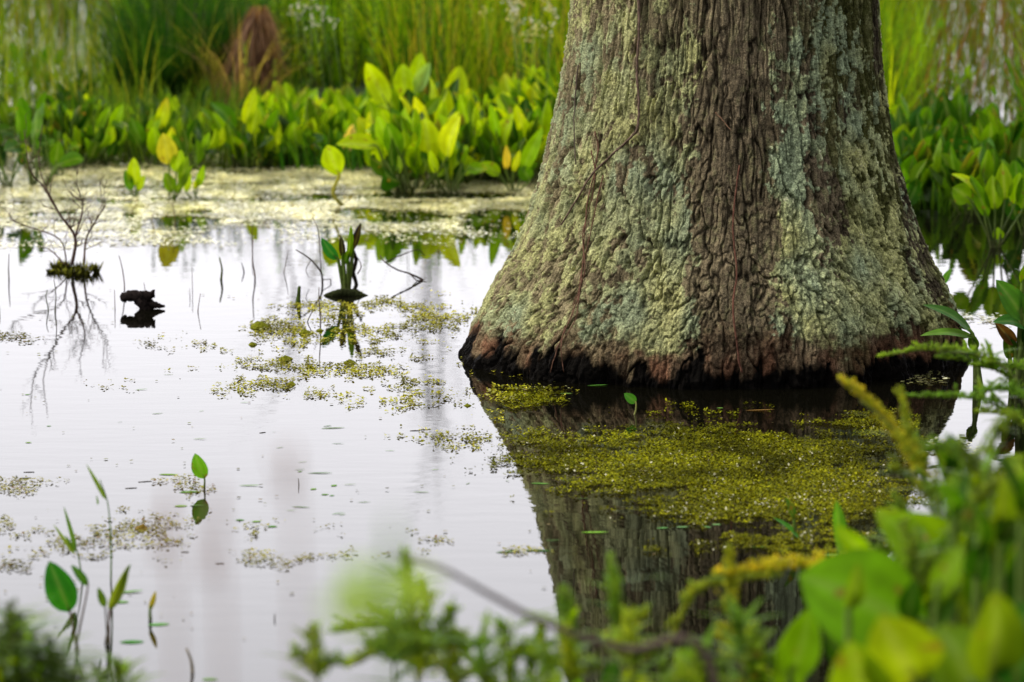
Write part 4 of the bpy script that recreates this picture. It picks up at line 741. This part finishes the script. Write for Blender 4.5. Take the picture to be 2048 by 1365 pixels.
# driftwood stub
b0 = W(290, 618); y = b0.y; mb = MB(); k_ = y / FPX; DC = (.016, .012, .011)
tube(mb, spline([D(241, 598, y), D(252, 595, y), D(266, 592, y), D(280, 594, y), D(294, 593, y), D(305, 588, y)], 4), [r_ * k_ for r_ in [5, 8, 10, 10, 9, 10, 11, 12, 12, 13, 13, 13, 13, 13, 12, 12, 12, 11, 10, 8, 3]], DC, 10, .2)
tube(mb, spline([D(272, 597, y), D(285, 602, y), D(298, 608, y), D(316, 612, y), D(330, 613, y)], 4), [r_ * k_ for r_ in [9, 11, 12, 12, 13, 12, 12, 11, 10, 9, 8, 7, 6, 5, 4, 3, 2]], DC, 10, .2)
tube(mb, [D(276, 598, y), D(286, 607, y), D(293, 618, y), D(296, 640, y)], [13 * k_, 14 * k_, 12 * k_, 10 * k_], DC, 10, .15)
tube(mb, [D(302, 592, y), D(306, 584, y), D(309, 580, y)], [8 * k_, 4 * k_, 1.5 * k_], DC, 8, .25)
tag(mb.build('driftwood', M_wood, None, b0), 'black broken driftwood stub sticking out of the open water at left', 'driftwood')
def stick(label, pts, r_, c=(.09, .055, .04), grp=None, cat='stick', name='dead_stick'):
    b0 = W(*pts[0]); y = b0.y; mb = MB(); P = [b0 - Vector((0, 0, .03))] + [D(a, b_, y) for a, b_ in pts]; pp = spline(P, 3); tube(mb, pp, [lerp(r_, r_ * .45, i / (len(pp) - 1)) for i in range(len(pp))], c, 6, .15)
    return tag(mb.build(name, M_wood, None, b0), label, cat, grp)
BR = (.10, .06, .045)
stick('thin bent brown stem rising behind the black driftwood stub', [(249, 582), (248, 560), (243, 530), (238, 512)], .0022)
stick('very short thin stub just behind the driftwood', [(290, 582), (288, 565)], .0015)
stick('thin straight stem standing just left of the driftwood', [(230, 618), (229, 580)], .0016)
stick('thin leaning stem in open water between the driftwood and the duckweed rafts', [(396, 624), (397, 612), (401, 588)], .0017)
stick('short thin stem behind the leaning one in open water', [(385, 580), (384, 534)], .0015)
stick('thin stem beside a green stub in mid water', [(380, 596), (379, 577)], .0014)
stick('thick greenish broken reed stub in mid water left of the small water plant', [(442, 560), (444, 540), (439, 515)], .0045, (.07, .09, .02))
stick('brown reed stub beside the greenish broken one', [(510, 560), (509, 545), (505, 520), (506, 480)], .003)
stick('small dark knob headed stalk between the two reed stubs', [(488, 545), (486, 535), (483, 526)], .0025, (.03, .02, .02))
stick('thin leaning stalk in mid water nearest the far duckweed', [(568, 545), (572, 525), (576, 500)], .0018)
stick('cone shaped mossy green stump tip poking from the water', [(597, 606), (597, 595), (599, 573)], .009, (.05, .08, .015), cat='stump')
stick('slim brown stem rising from the upper edge of the duckweed rafts', [(641, 660), (641, 640), (638, 600), (638, 575)], .0022)
stick('short dark twig end leaning in water right of the stump tip', [(615, 645), (625, 622)], .0022, (.05, .04, .03))
stick('dark reed stub at the far left edge of the water', [(18, 560), (17, 540), (18, 508)], .0028, (.05, .04, .02))
stick('short dark stub cut by the left edge of the view', [(-2, 630), (-2, 612)], .005, (.02, .02, .015))
stick('small stub among twigs below the dead shrub', [(97, 622), (92, 595), (95, 580)], .002, (.05, .06, .02))
stick('second small stub among twigs below the dead shrub', [(110, 625), (112, 590), (108, 560)], .0022, (.05, .05, .02))
stick('tiny dark stalk standing alone among floating leaves', [(598, 972), (597, 957)], .0016, (.04, .03, .02))
stick('tiny dark stalk in the empty water at lower middle left', [(549, 1240), (550, 1228)], .0018, (.05, .04, .03))
stick('brown broken reed tip rising from the bottom water at left', [(385, 1345), (382, 1320), (373, 1297)], .0035, (.14, .11, .04))
stick('thin stem standing in the far duckweed below the yellow leaved plant', [(308, 460), (304, 440), (309, 425)], .0025, (.14, .10, .04))
stick('second thin stem in the far duckweed below the yellow leaved plant', [(350, 455), (350, 440), (345, 405)], .0025, (.14, .08, .04))
stick('thin stalk at the end of the dark strip of far water', [(505, 500), (504, 470), (505, 448)], .002)
# curling twigs near the small water plant
def twigthing(label, strands, base):
    b0 = W(*base); root = empty('dead_twig', b0, label, 'twig')
    for pts, r_ in strands:
        mb = MB(); pp = spline([D(a, b_, b0.y + R.uniform(-.03, .03)) for a, b_ in pts], 5); tube(mb, pp, [lerp(r_, r_ * .5, i / (len(pp) - 1)) for i in range(len(pp))], (.05, .032, .025), 6, .2); mb.build('branch', M_wood, root, b0)
twigthing('curling dark twig standing left of the small water plant', [([(645, 566), (642, 545), (622, 520), (600, 505), (592, 500)], .003), ([(642, 545), (640, 500), (636, 460), (625, 435)], .0016), ([(622, 520), (612, 540), (618, 556)], .0014), ([(655, 575), (662, 560), (645, 560)], .002)], (645, 568))
twigthing('low sprawling dark twig with curled ends right of the small water plant', [([(846, 560), (820, 548), (795, 540), (770, 525), (760, 512)], .003), ([(770, 525), (800, 512), (835, 500), (850, 512)], .002), ([(820, 548), (835, 562), (852, 556)], .0022), ([(715, 548), (722, 535), (718, 520), (706, 506)], .002)], (800, 562))
stick('thick blackened curved root rising behind the small water plant', [(705, 545), (712, 520), (703, 490), (712, 465), (722, 448)], .008, (.016, .012, .01), cat='root', name='dead_root')
# mossy log under the small water plant
b1 = W(690, 592); mb = MB(); tube(mb, spline([b1 + Vector((-.06, .0, -.006)), b1 + Vector((-.02, 0, .006)), b1 + Vector((.03, .01, .004)), b1 + Vector((.07, 0, -.008))], 4), [.004, .008, .009, .010, .013, .012, .011, .012, .010, .009, .008, .006, .004], (.025, .03, .012), 9, .25)
tag(mb.build('sunken_log', M_moss, None, b1), 'dark mossy log end just breaking the surface at the small water plant', 'log')

# ------------------------------------------------------------------ small floating leaves
def floatleaf(x, y, Lpx, wr, ang, c, label, grp):
    b0 = W(x, y); L = Lpx * b0.y / FPX; a = rad(ang); d = Vector((math.cos(a), math.sin(a), 0)); mb = MB()
    blade(mb, b0 - d * L / 2 + Vector((0, 0, .0008)), b0 + d * L / 2 + Vector((0, 0, .0008 + R.uniform(0, .04) * L * (wr < .3))), L * wr, (0, 0, 1), c, .0, .015, 7, 5, None, .0, .48)
    tag(mb.build('floating_leaf', M_float, None, b0), label, 'leaf', grp)
LG = (.10, .22, .04); LD = (.05, .12, .03); LB = (.12, .10, .06)
for x, y, l, a in [(315, 828, 22, 25), (403, 823, 12, 40), (490, 806, 18, 5), (666, 857, 45, 12), (400, 879, 25, 3), (676, 888, 22, 2), (560, 896, 18, 40), (605, 925, 18, 20), (640, 947, 45, 0), (500, 972, 40, 0), (548, 865, 8, 30), (602, 1015, 36, -12), (582, 1022, 18, 0), (676, 1028, 26, 30), (685, 1030, 20, 50), (600, 940, 20, 10), (780, 902, 18, 5), (842, 985, 30, -3), (936, 968, 16, 60), (1015, 963, 14, -60), (1030, 945, 34, 0), (700, 970, 22, 10), (728, 1005, 25, 5), (870, 940, 16, 20), (283, 780, 24, 20), (337, 750, 18, 10), (240, 845, 10, 30), (1165, 998, 22, 0), (1105, 1082, 30, 10)]:
    floatleaf(x, y, l * 1.15, .16, a, R.choice([LG, LD, (.09, .16, .05)]), 'thin narrow leaf floating on the bright open water left of the trunk reflection', 'narrow leaves floating on the open water')
for x, y, l, a in [(627, 979, 14, 50), (668, 972, 15, 60), (650, 990, 14, 10), (664, 992, 10, 30), (480, 1041, 16, 0), (513, 1044, 17, 10), (545, 1054, 18, 0), (57, 886, 12, 0), (98, 853, 9, 0), (600, 944, 10, 20), (405, 973, 10, 5), (55, 790, 10, 20)]:
    floatleaf(x, y, l * 1.2, .6, a, LG, 'small oval green leaf floating on the open water at left', 'oval leaves floating on the open water')
for x, y, l, wr, a, c, lab in [(337, 950, 42, .3, -5, LG, 'green floating leaf with a pinkish end left of the lone upright leaf'), (380, 985, 46, .4, 8, LG, 'floating leaf lying at the foot of the lone upright leaf'), (362, 1013, 28, .55, 10, LG, 'rounded floating leaf just below the lone upright leaf'), (395, 1012, 30, .3, 5, LD, 'narrow floating leaf next to the rounded one below the upright leaf'),
    (264, 1285, 52, .5, 5, (.06, .2, .03), 'broad dark green floating leaf near the bottom left'), (318, 1250, 46, .45, 12, (.09, .25, .05), 'pale green floating leaf under the curved yellow shoot'), (262, 1185, 54, .25, 18, (.07, .2, .04), 'long floating leaf behind the olive leaved plant'), (242, 1205, 34, .6, 0, (.1, .22, .07), 'round floating leaf behind the olive leaved plant'),
    (1075, 1102, 55, .3, -8, (.05, .13, .03), 'right one of two dark leaves floating left of the trunk reflection'), (1015, 1105, 50, .28, 12, (.045, .10, .02), 'left one of two dark leaves floating left of the trunk reflection'), (1190, 1066, 58, .18, -2, (.10, .3, .03), 'bright green narrow leaf floating on the dark trunk reflection'), (1325, 1057, 26, .4, 10, (.12, .26, .08), 'first pale leaf of four in a row on the trunk reflection'), (1365, 1055, 28, .4, 15, (.14, .26, .1), 'second pale leaf of four in a row on the trunk reflection'),
    (1415, 1055, 20, .4, -40, (.12, .26, .09), 'third pale leaf of four in a row on the trunk reflection'), (1433, 1050, 20, .45, 10, (.14, .28, .1), 'fourth pale leaf of four in a row on the trunk reflection'), (1520, 1095, 36, .35, 3, (.1, .2, .03), 'leaf floating below the weed mat right of the row of pale leaves'), (1195, 772, 42, .2, 2, (.1, .24, .03), 'narrow green leaf floating on the dark water near the left front of the trunk'), (1130, 788, 32, .2, -5, (.12, .24, .05), 'small pale green leaf on the dark water left of the lone round leaf'), (1520, 822, 60, .12, 0, (.22, .10, .03), 'brown leaf blade floating at the back edge of the weed mat'), (1440, 817, 14, .6, 10, (.08, .2, .03), 'tiny round leaf floating between the trunk and the weed mat'),
    (1360, 908, 18, .5, 20, (.3, .14, .02), 'orange dead leaf lying on the weed mat'), (1425, 905, 26, .35, 10, (.2, .12, .05), 'brown dead leaf lying in the middle of the weed mat'), (1262, 948, 16, .5, 0, (.14, .06, .03), 'dark red dead leaf lying on the lower weed mat'), (1080, 968, 40, .3, -8, (.09, .2, .04), 'green leaf floating at the lower left tip of the weed mat'), (1135, 962, 24, .35, -10, (.12, .22, .08), 'pale leaf floating below the left end of the weed mat'), (945, 383, 44, .35, -3, (.10, .22, .05), 'green leaf lying on the dark water in front of the bright stand'), (615, 1310, 20, .5, 0, (.04, .07, .03), 'small dark fleck floating near the bottom at middle left'), (655, 853, 20, .25, 30, LD, 'small dark leaf tip beside the long narrow one in open water'), (1660, 1110, 60, .35, 5, (.11, .24, .06), 'pale leaf floating among weed left of the broad blurred leaves'), (420, 1360, 34, .5, 4, (.08, .2, .04), 'green leaf floating at the very bottom edge at left')]:
    floatleaf(x, y, l, wr, a, c, lab, None)
# pencil-dark bits of debris on the surface
for x, y, l, a in [(290, 964, 28, 20), (262, 977, 24, 15), (58, 945, 22, 5), (50, 957, 24, 20), (525, 866, 14, 35), (830, 862, 20, 5), (850, 860, 24, 15), (440, 1128, 18, 0), (370, 1105, 16, 0)]:
    b0 = W(x, y); L = l * b0.y / FPX; d = Vector((math.cos(rad(a)), math.sin(rad(a)), 0)) * L / 2; mb = MB(); tube(mb, [b0 - d, b0 + Vector((0, 0, .0004)), b0 + d], .0012, (.05, .04, .03), 5)
    tag(mb.build('floating_twig', M_wood, None, b0), 'tiny dark twig lying flat on the open water at left', 'twig', 'tiny twigs floating on the open water')

# ------------------------------------------------------------------ far dead snags, seen only mirrored in the water
for i, (x, Yd, h) in enumerate([(850, 30, 4.0), (585, 28, 2.9), (500, 31, 2.6), (880, 33, 4.6), (660, 30, 2.6)]):
    b0 = Vector((D(x, 682, Yd).x, Yd, 0)); mb = MB(); pp = [b0 + Vector((.03 * math.sin(k * 1.7 + i), 0, h * k / 12 - .1)) for k in range(13)]
    tube(mb, pp, [lerp(.016, .006, k / 12) for k in range(13)], (.2, .18, .17), 6)
    for k in range(16):
        twig(mb, pp[R.randrange(6, 13)], Vector((R.uniform(-.5, .5), R.uniform(-.3, .3), 1)), R.uniform(.3, .8), .006, 1, (.2, .18, .17), Yd)
    tag(mb.build('dead_sapling', M_wood, None, b0), 'thin bare dead sapling beyond the marsh, seen as a faint streak in the water', 'dead tree', 'bare saplings mirrored in the water')

# ------------------------------------------------------------------ labels for small groups, in order across the view
ORD = 'leftmost|second|third|fourth|fifth|sixth|seventh|eighth|ninth|tenth|eleventh|twelfth|thirteenth|fourteenth|fifteenth|sixteenth|seventeenth|eighteenth|nineteenth|twentieth|twenty-first|twenty-second|twenty-third|twenty-fourth|twenty-fifth|twenty-sixth|twenty-seventh|twenty-eighth|twenty-ninth|thirtieth|thirty-first|thirty-second|thirty-third|thirty-fourth|thirty-fifth|thirty-sixth|thirty-seventh|thirty-eighth|thirty-ninth|fortieth|forty-first|forty-second|forty-third|forty-fourth|forty-fifth'.split('|')
for g_, t_ in [('dense leafy growth on the right bank', 'blurred leafy plant on lower right bank'), ('goldenrod shoots along the bottom edge', 'short goldenrod shoot along the bottom edge'), ('leafy shoots in the lower left corner', 'blurred leafy shoot in the lower left corner'), ('narrow leaves floating on the open water', 'narrow leaf floating on the bright open water'),
               ('oval leaves floating on the open water', 'small oval leaf floating on the open water'), ('tiny twigs floating on the open water', 'tiny dark twig lying flat on the open water'), ('yellow green sprigs by the dead tussock', 'yellow green sprig by the brown dead tussock'), ('small sprigs at the far edge', 'small yellow green sprig at the far edge'),
               ('moss cushions on the duckweed rafts', 'yellow green moss cushion on the duckweed rafts'), ('white flowers in the far grass', 'small white flower head in the far grass'), ('feathery goldenrod on the right bank', 'feathery goldenrod on the right bank'), ('bright goldenrod tips along the bottom', 'bright feathery goldenrod tip along the bottom'), ('bare saplings mirrored in the water', 'bare dead sapling mirrored in the water')]:
    L_ = sorted([o for o in sc.objects if o.parent is None and o.get('group') == g_], key=lambda o: o.location.x / max(o.location.y, 1))
    for i, o in enumerate(L_): o['label'] = t_ + (', leftmost of its group' if i == 0 else ', %s from the left' % ORD[i])
